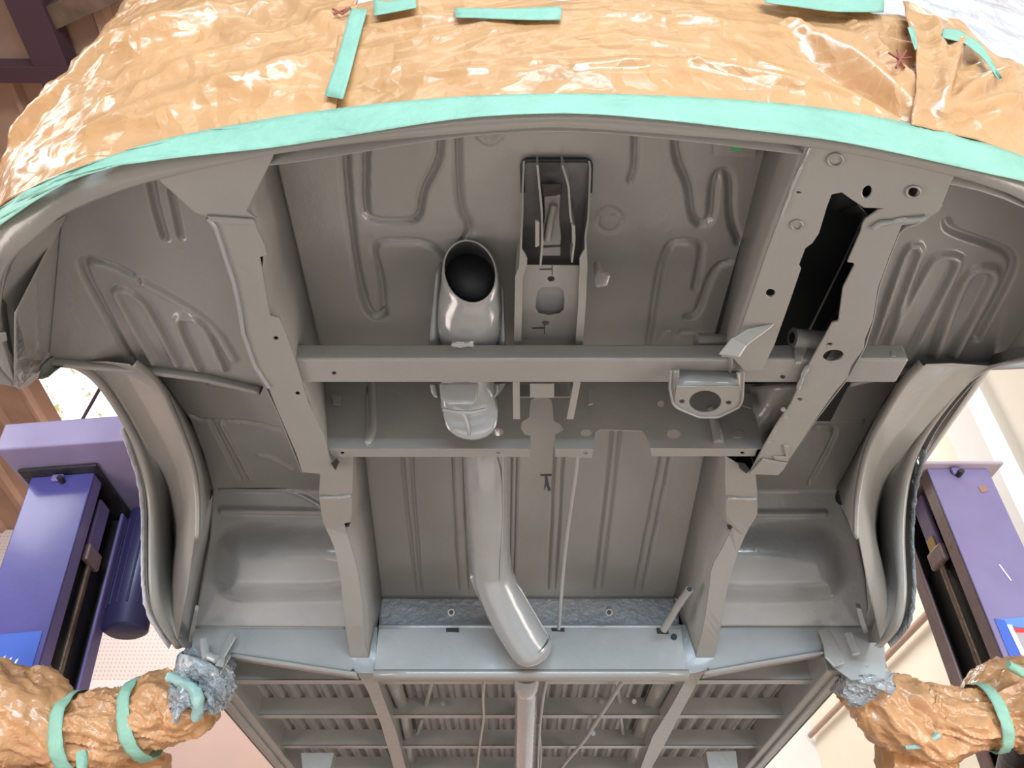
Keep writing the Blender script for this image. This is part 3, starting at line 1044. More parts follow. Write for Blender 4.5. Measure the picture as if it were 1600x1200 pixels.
# closing side pieces between plate and rails
loft('rail_side_wall', [pts(Y(yG), [(1172, 604), (1176, 640), (1192, 700)], 14), pts(prof((1.19, .90), (1.30, .86)), [(1245, 600), (1235, 640), (1196, 702)], 14)], GREY, van, th=.002)
plate('stud', [(919, 608), (926, 608), (927, 630), (919, 632)], Y(yG - .02), .006, GREY, van)
plate('tab_bracket', [(517, 615), (533, 617), (531, 633), (520, 632)], Y(yG - .01), .003, GREY, van)
plate('tab_bracket', [(1163, 612), (1177, 616), (1174, 638), (1160, 634)], Y(yG - .01), .003, GREY, van)

# ---- rear floor E between the rails
profE = prof((1.15, 1.069), (1.44, 1.0), (1.905, .89))
g = []
for L in ([(627, 610), (627, 717), (650, 918)], [(642, 610), (642, 717), (658, 918)], [(706, 610), (706, 717), (717, 918)], [(722, 610), (722, 717), (732, 918)], [(866, 700), (857, 918)], [(880, 700), (868, 918)],
          [(957, 670), (929, 918)], [(970, 670), (940, 918)], [(1036, 700), (993, 918)], [(1050, 700), (1005, 918)], [(800, 700), (797, 900)], [(808, 700), (803, 900)]):
    g.append((L, .007, -.007))
panel('rear_floor_panel', profE, [(545, 600), (570, 717), (595, 922), (597, 935)], [(1125, 600), (1100, 717), (1057, 922), (1053, 935)], 240, 60, grooves=g, parent=van)
# pencil marks
plate('pencil_mark', [(844, 742), (862, 741), (862, 744), (855, 744), (858, 758), (861, 766), (857, 768), (854, 758), (850, 767), (852, 756), (852, 744), (845, 744)], prof((1.15, 1.067), (1.44, .9985), (1.905, .8885)), .0006, PENCIL, van, bevel=0)

# ---- rear rail strips running down and back
profR = prof((1.0, .85), (1.5, .85), (1.64, .80), (1.78, .75), (2.0, .70), (5.0, .68))
sL = [(500, 712), (501, 742), (499, 775), (505, 817), (522, 852), (532, 900), (537, 950), (541, 985), (548, 1025), (557, 1050), (575, 1080), (595, 1130), (614, 1195), (640, 1290)]
sR = [(552, 712), (551, 745), (550, 772), (549, 815), (538, 818), (541, 830), (549, 855), (556, 880), (562, 910), (566, 945), (570, 1010), (585, 1050), (597, 1085), (620, 1145), (634, 1200), (660, 1290)]
tL = [(1133, 712), (1133, 745), (1134, 775), (1135, 818), (1146, 822), (1128, 858), (1112, 885), (1108, 920), (1104, 952), (1098, 985), (1090, 1015), (1084, 1047), (1072, 1062), (1047, 1107), (1020, 1150), (1001, 1200), (975, 1290)]
tR = [(1180, 740), (1182, 765), (1183, 805), (1166, 832), (1150, 870), (1136, 918), (1128, 965), (1118, 1020), (1107, 1046), (1095, 1057), (1065, 1112), (1034, 1172), (1018, 1200), (990, 1290)]


def strip(name, A, B, n=90):
    cA, cB = pts(profR, A, n), pts(profR, B, n)
    return cA, cB, loft(name, [cA + [0, 0, .004], cA, cB, cB + [0, 0, .004]], GREY, van, th=.0, smooth=False)


lA, lB, _ = strip('chassis_rail', sL, sR)
tagl(_, 'left rail continuing down and back under the floor')
rA, rB, _ = strip('chassis_rail', tL, tR)
tagl(_, 'right rail continuing down and back under the floor')


def floor_top(y):
    return np.interp(y, [1.15, 1.44, 1.905, 1.95, 2.0], [1.069, 1.0, .89, .77, .77])


for cin, EL in ((lB, [(548, 640), (571, 717), (596, 922), (597, 935)]), (rA, [(1121, 640), (1099, 717), (1056, 922), (1052, 935)])):
    q = cin[cin[:, 1] <= 1.93]
    loft('rail_side_wall', [q + [0, 0, .002], pts(profE, EL, 60) + [0, 0, .001]], GREY, van, th=.0015, smooth=True)
    q = cin[cin[:, 1] >= 1.86]
    q2 = q.copy()
    q2[:, 2] = .772
    loft('rail_side_wall', [q + [0, 0, .002], q2], GREY, van, th=.0015, smooth=False)
for cout in (lA, rB):
    top = cout.copy()
    top[:, 2] = np.where(cout[:, 1] < 1.9, 1.02, .77)
    loft('rail_side_wall', [cout + [0, 0, .002], top], GREY, van, th=.0015, smooth=False)
# inner leg of rear rail beside the corrugated floor
for La, Lb in (([(600, 1060), (625, 1115), (640, 1200), (660, 1290)], [(626, 1060), (644, 1127), (650, 1200), (668, 1290)]),
               ([(1052, 1064), (1020, 1125), (1000, 1200), (985, 1290)], [(1022, 1064), (996, 1125), (976, 1200), (960, 1290)])):
    loft('rail_inner_leg', [pts(H(.735), La, 20), pts(H(.75), Lb, 20)], GREY, van, th=.002, smooth=True)
for (x, y, rx, ry) in ((1093, 762, 2, 5), (1095, 852, 1.5, 4)):
    pass
# weld joints on rear rails
tube('weld_bead', pts(prof((1.0, .848), (1.5, .848)), [(500, 776), (525, 777), (549, 774)], 20), .004, WET, van, 8, crump=.5, cs=110)
tube('weld_bead', pts(prof((1.0, .848), (1.5, .848)), [(1136, 777), (1155, 779), (1181, 779)], 20), .004, WET, van, 8, crump=.5, cs=110)
plate('rail_notch', [(538, 818), (548, 816), (545, 823), (540, 824)], profR, .0006, SHADE_RUBBER, van, bevel=0)
plate('rail_notch', [(1136, 820), (1147, 821), (1141, 828), (1137, 826)], prof((1.0, .849), (1.5, .849)), .0006, SHADE_RUBBER, van, bevel=0)
plate('rail_notch', [(552, 1044), (556, 1051), (545, 1050)], Y(yD - .002), .0006, SHADE_RUBBER, van, bevel=0)
plate('rail_notch', [(1106, 1043), (1112, 1049), (1102, 1052)], Y(yD - .002), .0006, SHADE_RUBBER, van, bevel=0)
plate('rail_notch', [(1152, 722), (1164, 724), (1172, 735), (1166, 740), (1156, 732)], H(.846), .0006, SHADE_RUBBER, van, bevel=0)
plate('rail_notch', [(517, 724), (526, 716), (530, 722), (524, 735)], H(.826), .0006, SHADE_RUBBER, van, bevel=0)

# ---- centre cross member (D) with sealed strip above
tagl(panel('sealed_strip', Y(1.925), [(594, 928), (592, 980)], [(1058, 928), (1062, 980)], 90, 14, m=ROUGHP, parent=van,
      grooves=[([(597, 930), (1057, 930)], .008, .006)], wob=.006), 'rough sealed strip at the end of the rear floor')
plate('crossmember', [(592, 979), (1064, 979), (1074, 1056), (584, 1056)], Y(1.88), .004, WET, van,
      holes=[[(697, 977.5 + 1.5), (697, 987), (717, 987), (717, 979)], [(861, 979), (861, 986), (882, 986), (882, 979)], [(1025, 979.1), (1026, 990), (1045, 990), (1043, 979.1)], ell(1053, 995, 5, 5, 14)][3:])
for q in ([(697, 978), (717, 978), (717, 988), (697, 987)], [(861, 977), (882, 977), (882, 987), (862, 986)], [(1025, 978), (1043, 978), (1045, 991), (1027, 990)], [(774, 979), (782, 979), (786, 989), (775, 987)], ell(1053, 995, 5, 5, 14)):
    tagl(plate('slot_hole', q, Y(1.8785), .0008, SHADE_RUBBER, van, bevel=0), 'dark rectangular slot in the crossmember')
c = pts(Y(1.88), [(592, 979), (1064, 979)], 10)
loft('crossmember_top_edge', [c + [0, .045, .012], c + [0, 0, .006], c + [0, -.004, 0], c + [0, 0, -.006]], WET, van, th=.001)
c = pts(Y(1.88), [(584, 1046), (1076, 1046)], 10)
loft('crossmember_flange', [c, c + [0, -.004, -.006], c + [0, .0, -.016], c + [0, .03, -.018], c + [0, .03, -.01]], GREY, van, th=.001)
for x in (705, 952):
    bt = thing  # no-op name kept local
    b1 = tube('bolt', [at(x, 952, 1.905), at(x, 957, 1.86)], .0085, GREY, van, 14)
    tube('bolt_bore', [at(x, 956.5, 1.8605), at(x, 957, 1.855)], .005, SHADE_RUBBER, b1, 12)
bp_ = tube('breather_pipe', [at(1077, 921, 1.80), at(1060, 945, 1.84), at(1037, 984, 1.885)], .009, GREY, van, 14)
tube('pipe_bore', [at(1077.4, 920.4, 1.798), at(1077, 921, 1.80)], .006, SHADE_RUBBER, bp_, 12)
plate('pipe_clip', [(1055, 935), (1066, 938), (1087, 940), (1087, 947), (1074, 954), (1058, 944)], P3((1055, 935, .84), (1087, 940, .85), (1066, 954, .83)), .004, GREY, van)

# ---- exhaust-like heater duct
d0 = [at(757, 600, 1.56), at(759, 700, 1.56), at(762, 800, 1.68), at(766, 880, 1.80), at(771, 906, 1.82), at(795, 955, 1.845), at(822, 1002, 1.85), at(831, 1012, 1.852)]
tb = tube('heater_duct', d0, [.046, .0455, .0455, .0465, .047, .052, .050, .050], WET, van, 28, nrings=60)
v_ = at(831, 1012, 1.852)
# rounded end cap
sph = []
R_ = .050
ax = d0[-1] - d0[-3]
ax /= np.linalg.norm(ax)
tube('duct_end', [v_ + ax * R_ * math.sin(t) * .75 for t in np.linspace(0, 1.5, 8)], [R_ * math.cos(t) for t in np.linspace(0, 1.5, 8)], WET, tb, 28)
for La in ([(754, 700), (760, 800), (765, 905)], [(786, 700), (786, 800), (782, 905)]):
    c = np.array([at(x, y, k) for (x, y), k in zip(La, (1.515, 1.635, 1.765))])
    tube('duct_seam', c, .0025, WET, tb, 8)
fl = [at(735, 897, 1.80), at(735, 905, 1.80), at(745, 930, 1.82), at(778, 985, 1.84), at(800, 1012, 1.845), at(808, 1024, 1.845)]
f2 = [at(755, 890, 1.81), at(757, 905, 1.81), at(765, 930, 1.83), at(795, 985, 1.85), at(812, 1008, 1.855), at(822, 1018, 1.86)]
loft('duct_flange', [resample(fl, 20), resample(f2, 20)], WET, tb, th=.002)
fl = [at(795, 897, 1.80), at(815, 922, 1.82), at(840, 965, 1.84), at(858, 995, 1.845), at(857, 1004, 1.845)]
f2 = [at(785, 905, 1.81), at(800, 930, 1.83), at(825, 970, 1.85), at(840, 995, 1.855), at(842, 1004, 1.86)]
loft('duct_flange', [resample(fl, 20), resample(f2, 20)], WET, tb, th=.002)
tube('duct_dimple', pts(Y(1.80), [(785, 985), (800, 992), (815, 990)], 8), [.003, .012, .018, .02, .02, .016, .010, .003], WET, tb, 12)

# ---- funnel boot
kb = 1.27


def ring(cx, cy, k, rx, ry, tilt, dk):
    """ellipse in space: rx across, ry along a direction tilted away"""
    c = at(cx, cy, k)
    out = []
    for i in range(32):
        a = 2 * math.pi * i / 32
        e1 = np.array([math.cos(tilt), 0, -math.sin(tilt)])
        e2 = np.array([0, math.cos(dk), math.sin(dk)])
        out.append(c + e1 * rx * math.cos(a) + e2 * ry * math.sin(a))
    return out


rings = [ring(734, 424, 1.26, .0435, .052, .22, -1.05), ring(735, 440, 1.28, .046, .046, .15, -1.1), ring(734, 470, 1.29, .049, .044, .05, -1.2), ring(733, 505, 1.31, .0505, .043, 0, -1.2), ring(733, 525, 1.325, .049, .040, 0, -1.2), ring(733, 545, 1.36, .046, .04, 0, -1.2),
         ring(731, 580, 1.395, .045, .040, 0, -1.1), ring(731, 610, 1.40, .047, .040, 0, -1.0), ring(734, 635, 1.40, .050, .040, 0, -1.0), ring(736, 652, 1.395, .047, .036, 0, -1.0), ring(737, 664, 1.395, .040, .025, 0, -.95), ring(738, 668, 1.395, .030, .012, 0, -.9)]
V = [p for r0 in rings for p in r0]
nr = len(rings)
fa = [(i * 32 + k, (i + 1) * 32 + k, (i + 1) * 32 + (k + 1) % 32, i * 32 + (k + 1) % 32) for i in range(nr - 1) for k in range(32)]
fa.append(tuple(range((nr - 1) * 32, nr * 32)))
boot = link('gear_lever_housing', V, fa, WET, van, smooth=True, solid=.002)
boot['label'] = 'glossy tubular housing with open oval mouth'
# cup coloured black for the shade inside the mouth
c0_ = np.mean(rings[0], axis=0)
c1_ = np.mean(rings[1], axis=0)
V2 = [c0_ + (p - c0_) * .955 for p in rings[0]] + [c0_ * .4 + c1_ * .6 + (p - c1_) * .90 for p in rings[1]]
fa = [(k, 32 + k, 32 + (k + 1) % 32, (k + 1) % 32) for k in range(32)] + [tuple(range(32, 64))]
tagl(link('housing_bore', V2, fa, SHADE_RUBBER, boot, smooth=True), 'black cup standing in for the shade inside the housing mouth')
tube('housing_rim', np.array(rings[0] + [rings[0][0]]), .0016, WET, boot, 6, caps=False)
for La, Lb in (([(690, 410), (682, 425), (678, 470), (671, 530), (672, 545)], [(695, 420), (692, 440), (690, 480), (688, 530), (688, 545)]), ([(778, 440), (785, 450), (788, 530), (788, 545)], [(776, 448), (778, 460), (776, 530), (774, 545)]),
               ([(673, 600), (675, 612), (681, 620)], [(684, 600), (685, 612), (687, 622)]), ([(779, 600), (779, 612), (773, 620)], [(768, 600), (768, 612), (766, 622)])):
    kk = 1.31 if La[0][1] < 580 else 1.395
    loft('housing_fin', [np.array([at(x, y, kk) for x, y in La]), np.array([at(x, y, kk + .01) for x, y in Lb])], WET, boot, th=.003, n=8)
tube('housing_seam', [at(692, 640, 1.355), at(715, 644, 1.35), at(735, 645, 1.348), at(758, 640, 1.355)], .0035, WET, boot, 8)
tube('housing_seam', [at(724, 646, 1.35), at(729, 660, 1.352), at(732, 672, 1.36), at(733, 679, 1.37)], .0035, WET, boot, 8)
plate('housing_boss', [(686, 598), (748, 598), (746, 622), (740, 632), (700, 632), (688, 622)], P3((690, 600, .87), (748, 600, .87), (715, 640, .83)), .006, WET, boot, bevel=.006)

# ---- central shifter channel K
pK = prof((.66, .995), (.82, .925), (1.12, .845))
kl = [(817, 252), (815, 300), (815, 325), (812, 400), (811, 418), (805, 430), (803, 535), (801, 600), (802, 655)]
kr = [(922, 252), (924, 262), (921, 340), (916, 370), (918, 415), (915, 480), (911, 530), (907, 600), (896, 655)]
cl, cr = pts(pK, kl, 50), pts(pK, kr, 50)
for c, dx in ((cl, 1), (cr, -1)):
    ctop = c.copy()
    ctop[:, 2] = 1.0
    ctop[:, 0] += .003 * dx
    w = np.where(c[:, 1] > .80, .012, .003)[:, None] * np.array([dx, 0, 0])
    loft('channel_wall', [ctop, c, c + w * 1.0, c + w + [0, 0, .004]], GREY, van, th=.0015, smooth=False)
tagl(plate('channel_recess', [(820, 254), (919, 254), (918, 300), (912, 345), (910, 418), (814, 418), (817, 330)], H(.996), .001, mat('recess_shade_grey', (0.15, 0.15, 0.15), .4, 0, .2, .3, 40), van, bevel=0), 'grey patch carrying the shade of the channel recess')  # recess shade put into a darker grey, floor left uncut
tube('channel_gap_line', pts(H(.994), [(817, 300), (816, 258), (820, 250), (918, 250), (923, 254), (922, 300)], 30), .0035, mat('gap_shade_black', (.015, .02, .025), .5), van, 8)  # black line drawn for the dark gap round the channel
pk2 = prof((.82, .945), (1.10, .885))
plate('channel_cover', [(812, 414), (911, 415), (905, 500), (903, 532), (812, 532)], pk2, .003, GREY, van,
      holes=[ell(861, 436, 5.5, 4, 14), ell(852, 505, 5.5, 4, 12), [(839, 460), (842, 453), (850, 449), (872, 449), (880, 455), (882, 470), (881, 484), (874, 490), (858, 493), (842, 490), (837, 482), (838, 470)]])
tagl(plate('channel_backing', [(835, 445), (885, 445), (885, 496), (835, 496)], prof((.82, .965), (1.10, .905)), .004, WET, van, bevel=0), 'crumpled film seen through the cover opening')
for x, y in ((850, 512), (862, 420)):
    plate('pencil_mark', [(x - 20, y), (x, y - 1), (x, y - 8), (x + 1.5, y - 8), (x + 1.5, y + 10), (x, y + 10), (x, y + 2), (x - 18, y + 2)], prof((.82, .9445), (1.10, .8845)), .0005, PENCIL, van, bevel=0)
for La in ([(838, 258), (841, 290), (845, 330), (846, 380), (843, 415)], [(880, 258), (890, 290), (893, 340), (900, 370), (895, 410)]):
    c = pts(prof((.66, .975), (.74, .935), (.84, .925)), La, 20)
    t_ = c.copy()
    t_[:, 2] = .996
    loft('lever_bracket', [t_, c], GREY, van, th=.003, smooth=False)
plate('lever_bracket', [(846, 288), (878, 288), (878, 302), (870, 306), (848, 308)], H(.965), .003, STEEL_SHADE, van)
plate('lever_bracket', [(850, 306), (876, 304), (874, 340), (877, 370), (876, 383), (846, 384), (846, 365), (851, 340)], prof((.70, .975), (.80, .955)), .003, GREY, van)
plate('lever_bracket', [(845, 388), (876, 386), (876, 400), (845, 400)], H(.955), .006, GREY, van)
plate('lever_bracket', [(836, 345), (843, 348), (843, 385), (836, 387)], H(.93), .006, GREY, van)
plate('lever_bracket', [(893, 350), (899, 355), (899, 378), (894, 382)], H(.93), .006, GREY, van)
tube('lever_fold', pts(prof((.70, .97), (.80, .95)), [(866, 320), (860, 345), (855, 375)], 8), .006, GREY, van, 8)
# floor part below the beam inside the channel
plate('channel_tongue', [(828, 600), (866, 600), (866, 622), (828, 622)], H(.86), .003, GREY, van)
plate('channel_lower_panel', [(803, 600), (899, 600), (890, 620), (806, 620)], Y(1.13), .003, GREY, van)
clip = plate('cable_clip', [(926, 412), (933, 405), (938, 424), (947, 424), (949, 430), (944, 446), (930, 449), (927, 435)], P3((926, 412, .95), (949, 430, .91), (930, 449, .91)), .008, GREY, van, bevel=.003)

# ---- pipes and cables under the rear
tube('brake_line', [at(905, 690, 1.47), at(900, 740, 1.52), at(884, 850, 1.70), at(877, 930, 1.82), at(873, 983, 1.885)], .0042, WET, van, 10, nrings=20)
tube('propeller_shaft_tube', [at(823, 1050, 1.98), at(822, 1110, 2.16), at(819, 1200, 2.52), at(818, 1260, 2.9)], .031, WET, van, 24)
tube('propeller_shaft_tube', [at(823, 1052, 1.97), at(823, 1062, 1.98), at(822, 1072, 2.03)], .034, WET, van, 24)
for L, r_ in (([(759, 1050), (754, 1090), (757, 1120), (750, 1160), (745, 1210)], .004), ([(857, 1050), (848, 1090), (842, 1150), (840, 1210)], .005), ([(842, 1130), (846, 1180), (843, 1210)], .0035),
              ([(981, 1052), (950, 1100), (930, 1130), (915, 1155), (880, 1195), (870, 1210)], .006)):
    tube('cable', pts(H(.70), L), r_, GREY, van, 10, nrings=30)
for a, b in (((676, 1062), (666, 1100)), ((660, 1122), (652, 1146)), ((963, 1062), (968, 1096)), ((970, 1118), (974, 1145))):
    tube('floor_stiffener', [at(*a, .75 / ray(*a)[2]), at(*b, .75 / ray(*b)[2])], .007, GREY, van, 10)
for x, y in ((937, 1075), (991, 1096), (692, 1100), (940, 1097), (927, 1146)):
    plate('weld_spot', ell(x, y, 3.5, 4, 10), Y(2.315), .001, WHITEW, van, bevel=0) if y in (1096, 1075) else plate('weld_spot', ell(x, y, 3.5, 4, 10), Y(2.315), .001, WET, van, bevel=0)

# ---- corrugated cargo floor and its cross members
nx, ny = 560, 14
xs = np.linspace(-.74, .80, nx)
ys = np.linspace(1.93, 4.6, ny)
V, fa = [], []
for y in ys:
    for x in xs:
        c = math.sin(2 * math.pi * x / .047)
        V.append((x, y, .778 + .010 * max(-.6, min(.6, c)) / .6))
for j in range(ny - 1):
    for i in range(nx - 1):
        a = j * nx + i
        fa.append((a, a + nx, a + nx + 1, a + 1))
tagl(link('corrugated_floor', V, fa, GREY, van, smooth=True, solid=.002), 'corrugated sheet floor far under the van')
for yb in (2.045, 2.325, 2.625, 2.935, 3.24, 3.55, 3.86):
    V = [(-.725, yb, .768), (.775, yb, .768), (.775, yb, .722), (-.725, yb, .722), (-.725, yb - .004, .718), (.775, yb - .004, .718), (.775, yb + .025, .718), (-.725, yb + .025, .718)]
    link('floor_crossmember', V, [(0, 3, 2, 1), (3, 4, 5, 2), (4, 7, 6, 5)], GREY, van, solid=.003)
for x0, x1 in ((-.785, -.722), (.772, .832)):
    s_ = box('sill', (x0, 1.93, .700), (x1, 4.6, .80), GREY, van, .004)
    box('sill_rib', ((x0 + x1) / 2 - .006, 1.95, .692), ((x0 + x1) / 2 + .006, 4.6, .701), GREY, s_, .003)
for a in ([(470, 1176), (522, 1176), (513, 1215), (474, 1215)], [(1103, 1174), (1150, 1173), (1155, 1215), (1110, 1215)]):
    plate('floor_mount_box', a, Y(2.60), .05, GREY, van)

# ================================================================== MASKING ON THE FRONT


def crumple(s, h, seed, amp, stretch=(1, 1), ang=0.0):
    ca, sa = math.cos(ang), math.sin(ang)
    u = (s * ca + h * sa) * stretch[0]
    v = (-s * sa + h * ca) * stretch[1]
    wx = noise.noise(Vector((u * 3, v * 3, seed))) * .15
    a = 0.0
    for f, w in ((5, 1.0), (11, .6), (24, .28)):
        n1 = noise.noise(Vector(((u + wx) * f, (v - wx) * f, seed + f)))
        a += w * (1 - 2.6 * abs(n1))
    return amp * a * .5


def boundary(P, off=0.0):
    Q = [invS(x, y, off) for x, y in P]
    Q.sort()
    return np.array(Q)


def folds(L):
    out = []
    for a, b, amp, w in L:
        out.append((np.array(invS(*a)), np.array(invS(*b)), amp, w))
    return out


def sheet(name, s0, s1, hlo, hhi, ns, nh, m, off, seed, amp, stretch, ang, label, cat, wav=0.0, fold=()):
    V = []
    for j in range(nh):
        t = j / (nh - 1)
        for i in range(ns):
            sl = s0(t) if callable(s0) else s0
            sr = s1(t) if callable(s1) else s1
            s = sl + (sr - sl) * i / (ns - 1)
            h = hlo(s) + (hhi(s) - hlo(s)) * t
            e = crumple(s, h, seed, amp, stretch, ang)
            fade = min(1, t * 6)
            q_ = np.array([s, h])
            for fa_, fb_, am_, w_ in fold:
                e_ = fb_ - fa_
                tt_ = min(1, max(0, (q_ - fa_) @ e_ / (e_ @ e_)))
                d_ = np.linalg.norm(q_ - fa_ - tt_ * e_)
                if d_ < 3 * w_:
                    e += am_ * math.exp(-(d_ / w_) ** 2) * (.35 + .65 * math.sin(math.pi * min(1, tt_ * .8 + .1)))
            V.append(FS(s, h, off + e * (.3 + .7 * fade) + wav * fade * noise.noise(Vector((s * 2.2, h * 2.5, seed + 3)))))
    fa = [(j * ns + i, j * ns + i + 1, (j + 1) * ns + i + 1, (j + 1) * ns + i) for j in range(nh - 1) for i in range(ns - 1)]
    o = link(name, V, fa, m, None, smooth=True, solid=-.0012)
    tag(o, label, cat)
    return o


TT = [(0, 325), (50, 290), (125, 260), (240, 220), (350, 197), (490, 173), (650, 155), (800, 146), (1000, 146), (1250, 162), (1400, 187), (1500, 210), (1600, 244)]
btop = boundary(TT, .006)
bbot = boundary([(x, y) for x, y in GT], .004)
sseam1 = invS(522, 150)[0]
sseam1t = invS(548, 15)[0]
s2r = invS(1408, 180)[0]
s2rt = invS(1400, 30)[0]
up2 = boundary([(560, 25), (600, 18), (650, 14), (715, 12), (880, 22), (1050, 12), (1190, 8), (1270, 18), (1400, 30)])
up3 = boundary([(1400, 30), (1440, 45), (1480, 60), (1530, 105), (1580, 128)])


def itp(B):
    return lambda s: float(np.interp(s, B[:, 0], B[:, 1]))


tt = itp(btop)
paperlow = lambda s: max(tt(s) - .016, 1.12 - 1.2 * max(0, s - 1.32) if s < 1.6 else 0, 1.12 - 1.2 * max(0, STOT - 1.34 - s) if s > STOT - 1.6 else 0)
film_l = sheet('masking_paper', 1.22, lambda t: sseam1 + (sseam1t - sseam1) * t + .01, paperlow, lambda s: 2.45, 260, 300, KRAFT, .008, 1, .012, (.9, 2.0), -.55,
      'orange masking film over the left corner of the van, glossy with long diagonal folds', 'masking film', wav=.010,
               fold=folds([((150, 215), (460, 120), .016, .014), ((240, 205), (505, 98), .014, .012), ((100, 245), (300, 188), .014, .012), ((60, 180), (330, 60), .022, .022), ((20, 215), (210, 95), .018, .02),
                           ((350, 150), (525, 162), .014, .010), ((300, 185), (500, 150), -.012, .014), ((130, 160), (420, 20), .018, .018), ((10, 300), (120, 160), .018, .018), ((230, 150), (520, 40), .012, .012), ((60, 250), (220, 130), -.014, .016)]))
film_m = sheet('masking_paper', lambda t: sseam1 + (sseam1t - sseam1) * t, lambda t: s2r + (s2rt - s2r) * t + .02, paperlow, itp(up2), 330, 110, KRAFT, .006, 9, .010, (.6, 1.6), .10,
      'wide orange masking film across the middle of the front, between the two tape seams', 'masking film', wav=.008,
               fold=folds([((1225, 55), (1435, 195), .020, .012), ((1250, 90), (1430, 200), -.022, .014), ((1330, 45), (1440, 190), .014, .009), ((1180, 120), (1400, 192), .010, .008), ((900, 125), (1080, 117), .007, .007), ((1080, 117), (1250, 150), .008, .007),
                           ((600, 140), (760, 128), .006, .006), ((950, 40), (1200, 60), .006, .010), ((560, 60), (760, 40), .006, .010)]))
s3e = STOT - 1.22
sheet('masking_paper', lambda t: s2r + (s2rt - s2r) * t - .005, s3e, paperlow, lambda s: float(np.interp(s, up3[:, 0], up3[:, 1])), 150, 100, KRAFT, .010, 17, .016, (1.0, 1.0), -.7,
      'crumpled orange masking film at the right end of the front, under white plastic', 'masking film', wav=.01,
      fold=folds([((1480, 90), (1450, 195), .014, .009), ((1560, 140), (1455, 200), .014, .009), ((1600, 185), (1460, 205), .012, .008), ((1500, 110), (1455, 200), -.012, .010), ((1440, 60), (1450, 190), .012, .008)]))
sheet('plastic_sheet', sseam1t - .01, s3e, lambda s: min(itp(up2)(s) if s < s2rt else 9, float(np.interp(s, up3[:, 0], up3[:, 1])) if s > s2rt - .02 else 9) - .03, lambda s: 2.5, 200, 160, PLASTIC, .0, 31, .014, (1.2, .8), .4,
      'clear white plastic sheeting over the upper front above the orange film', 'plastic sheet', wav=.02)


def tapeband(name, top, bot, n, off, label, m=TAPE, wob=.001):
    A, B = resample(top, n), resample(bot, n)
    rows = []
    for k in range(7):
        t = k / 6
        row = []
        for i in range(n):
            p = A[i] * (1 - t) + B[i] * t
            row.append(onS(p[0], p[1], off + wob * noise.noise(Vector((i * .35, t * 5 + i * .1, len(top)))) * 2))
        rows.append(np.array(row))
    o = loft(name, rows, m, None, th=.0006, n=n)
    tag(o, label, 'tape')
    return o


GTb = smoothline(GT, 120)
tapeband('masking_tape', smoothline([(-30, 345)] + TT + [(1630, 254)], 150), np.r_[[(-30, 371)], smoothline([(x, y + 1) for x, y in GT], 148), [(1630, 291)]], 150, .013,
         'long green tape strip running the whole width along the lower edge of the orange film', wob=.0016)
tapeband('masking_tape', [(548, 13), (530, 80), (507, 149)], [(574, 14), (555, 85), (536, 155)], 14, .020, 'short green tape strip slanting over the seam left of centre')
tapeband('masking_tape', [(583, 0), (610, 2), (650, -6)], [(585, 24), (610, 20), (650, 12)], 10, .022, 'small green tape piece at the top, just right of the slanting strip')
tapeband('masking_tape', [(709, 12), (790, 13), (878, 10)], [(712, 27), (790, 30), (876, 32)], 16, .022, 'short horizontal green tape piece at the upper edge of the middle film')
tapeband('masking_tape', [(1190, -8), (1300, -10), (1383, -12)], [(1196, 4), (1300, 18), (1381, 19)], 16, .022, 'green tape piece at the top edge where film meets white plastic')
tapeband('masking_tape', [(1474, 44), (1500, 46), (1535, 70), (1565, 122)], [(1472, 58), (1510, 68), (1540, 95), (1560, 124)], 18, .038, 'curved green tape piece at the right, between white plastic and crumpled film')
tapeband('masking_tape', [(1418, 42), (1424, 60), (1430, 78)], [(1428, 42), (1432, 60), (1434, 76)], 8, .034, 'tiny green tape end at the seam right of centre')
# ink marks on the film
INK = mat('red_brown_ink', (.30, .08, .06), .6)
for q in ([(520, 14), (535, 22), (546, 13)], [(521, 22), (548, 12)], [(1388, 82), (1405, 92), (1424, 90)], [(1400, 106), (1407, 92), (1416, 80)], [(1402, 78), (1406, 92), (1413, 106)]):
    tube('ink_mark', [onS(x, y, .022) for x, y in q], .0016, INK, film_l if q[0][0] < 1000 else film_m, 6)['label'] = 'red-brown ink line'

# masking film hanging from the arch edges
for P0, x0, lab in ((P0L, -.838, 'thin ragged white film edge along the left wheel opening'), (P0R, .882, 'thin ragged film edge along the right wheel opening')):
    a0 = pts(X(-.82 if x0 < 0 else .86), P0[4:] if x0 < 0 else P0[5:], 70, 2)
    a0[:, 0] = x0 * .995
    lo = a0.copy()
    sg = np.sign(x0)
    for i in range(70):
        lo[i] += np.array([sg * (.003 + .004 * noise.noise(Vector((i * .5, 0, 2)))), -.003 + .003 * noise.noise(Vector((i * .4, 3, 2))), -.002 + .003 * noise.noise(Vector((i * .6, 5, 2)))])
    o = loft('film_edge', [a0 + [0, .0, .02], lo], PLASTIC if x0 < 0 else GREYFILM, None, th=.001)
    tag(o, lab, 'masking film')

# ================================================================== LIFT


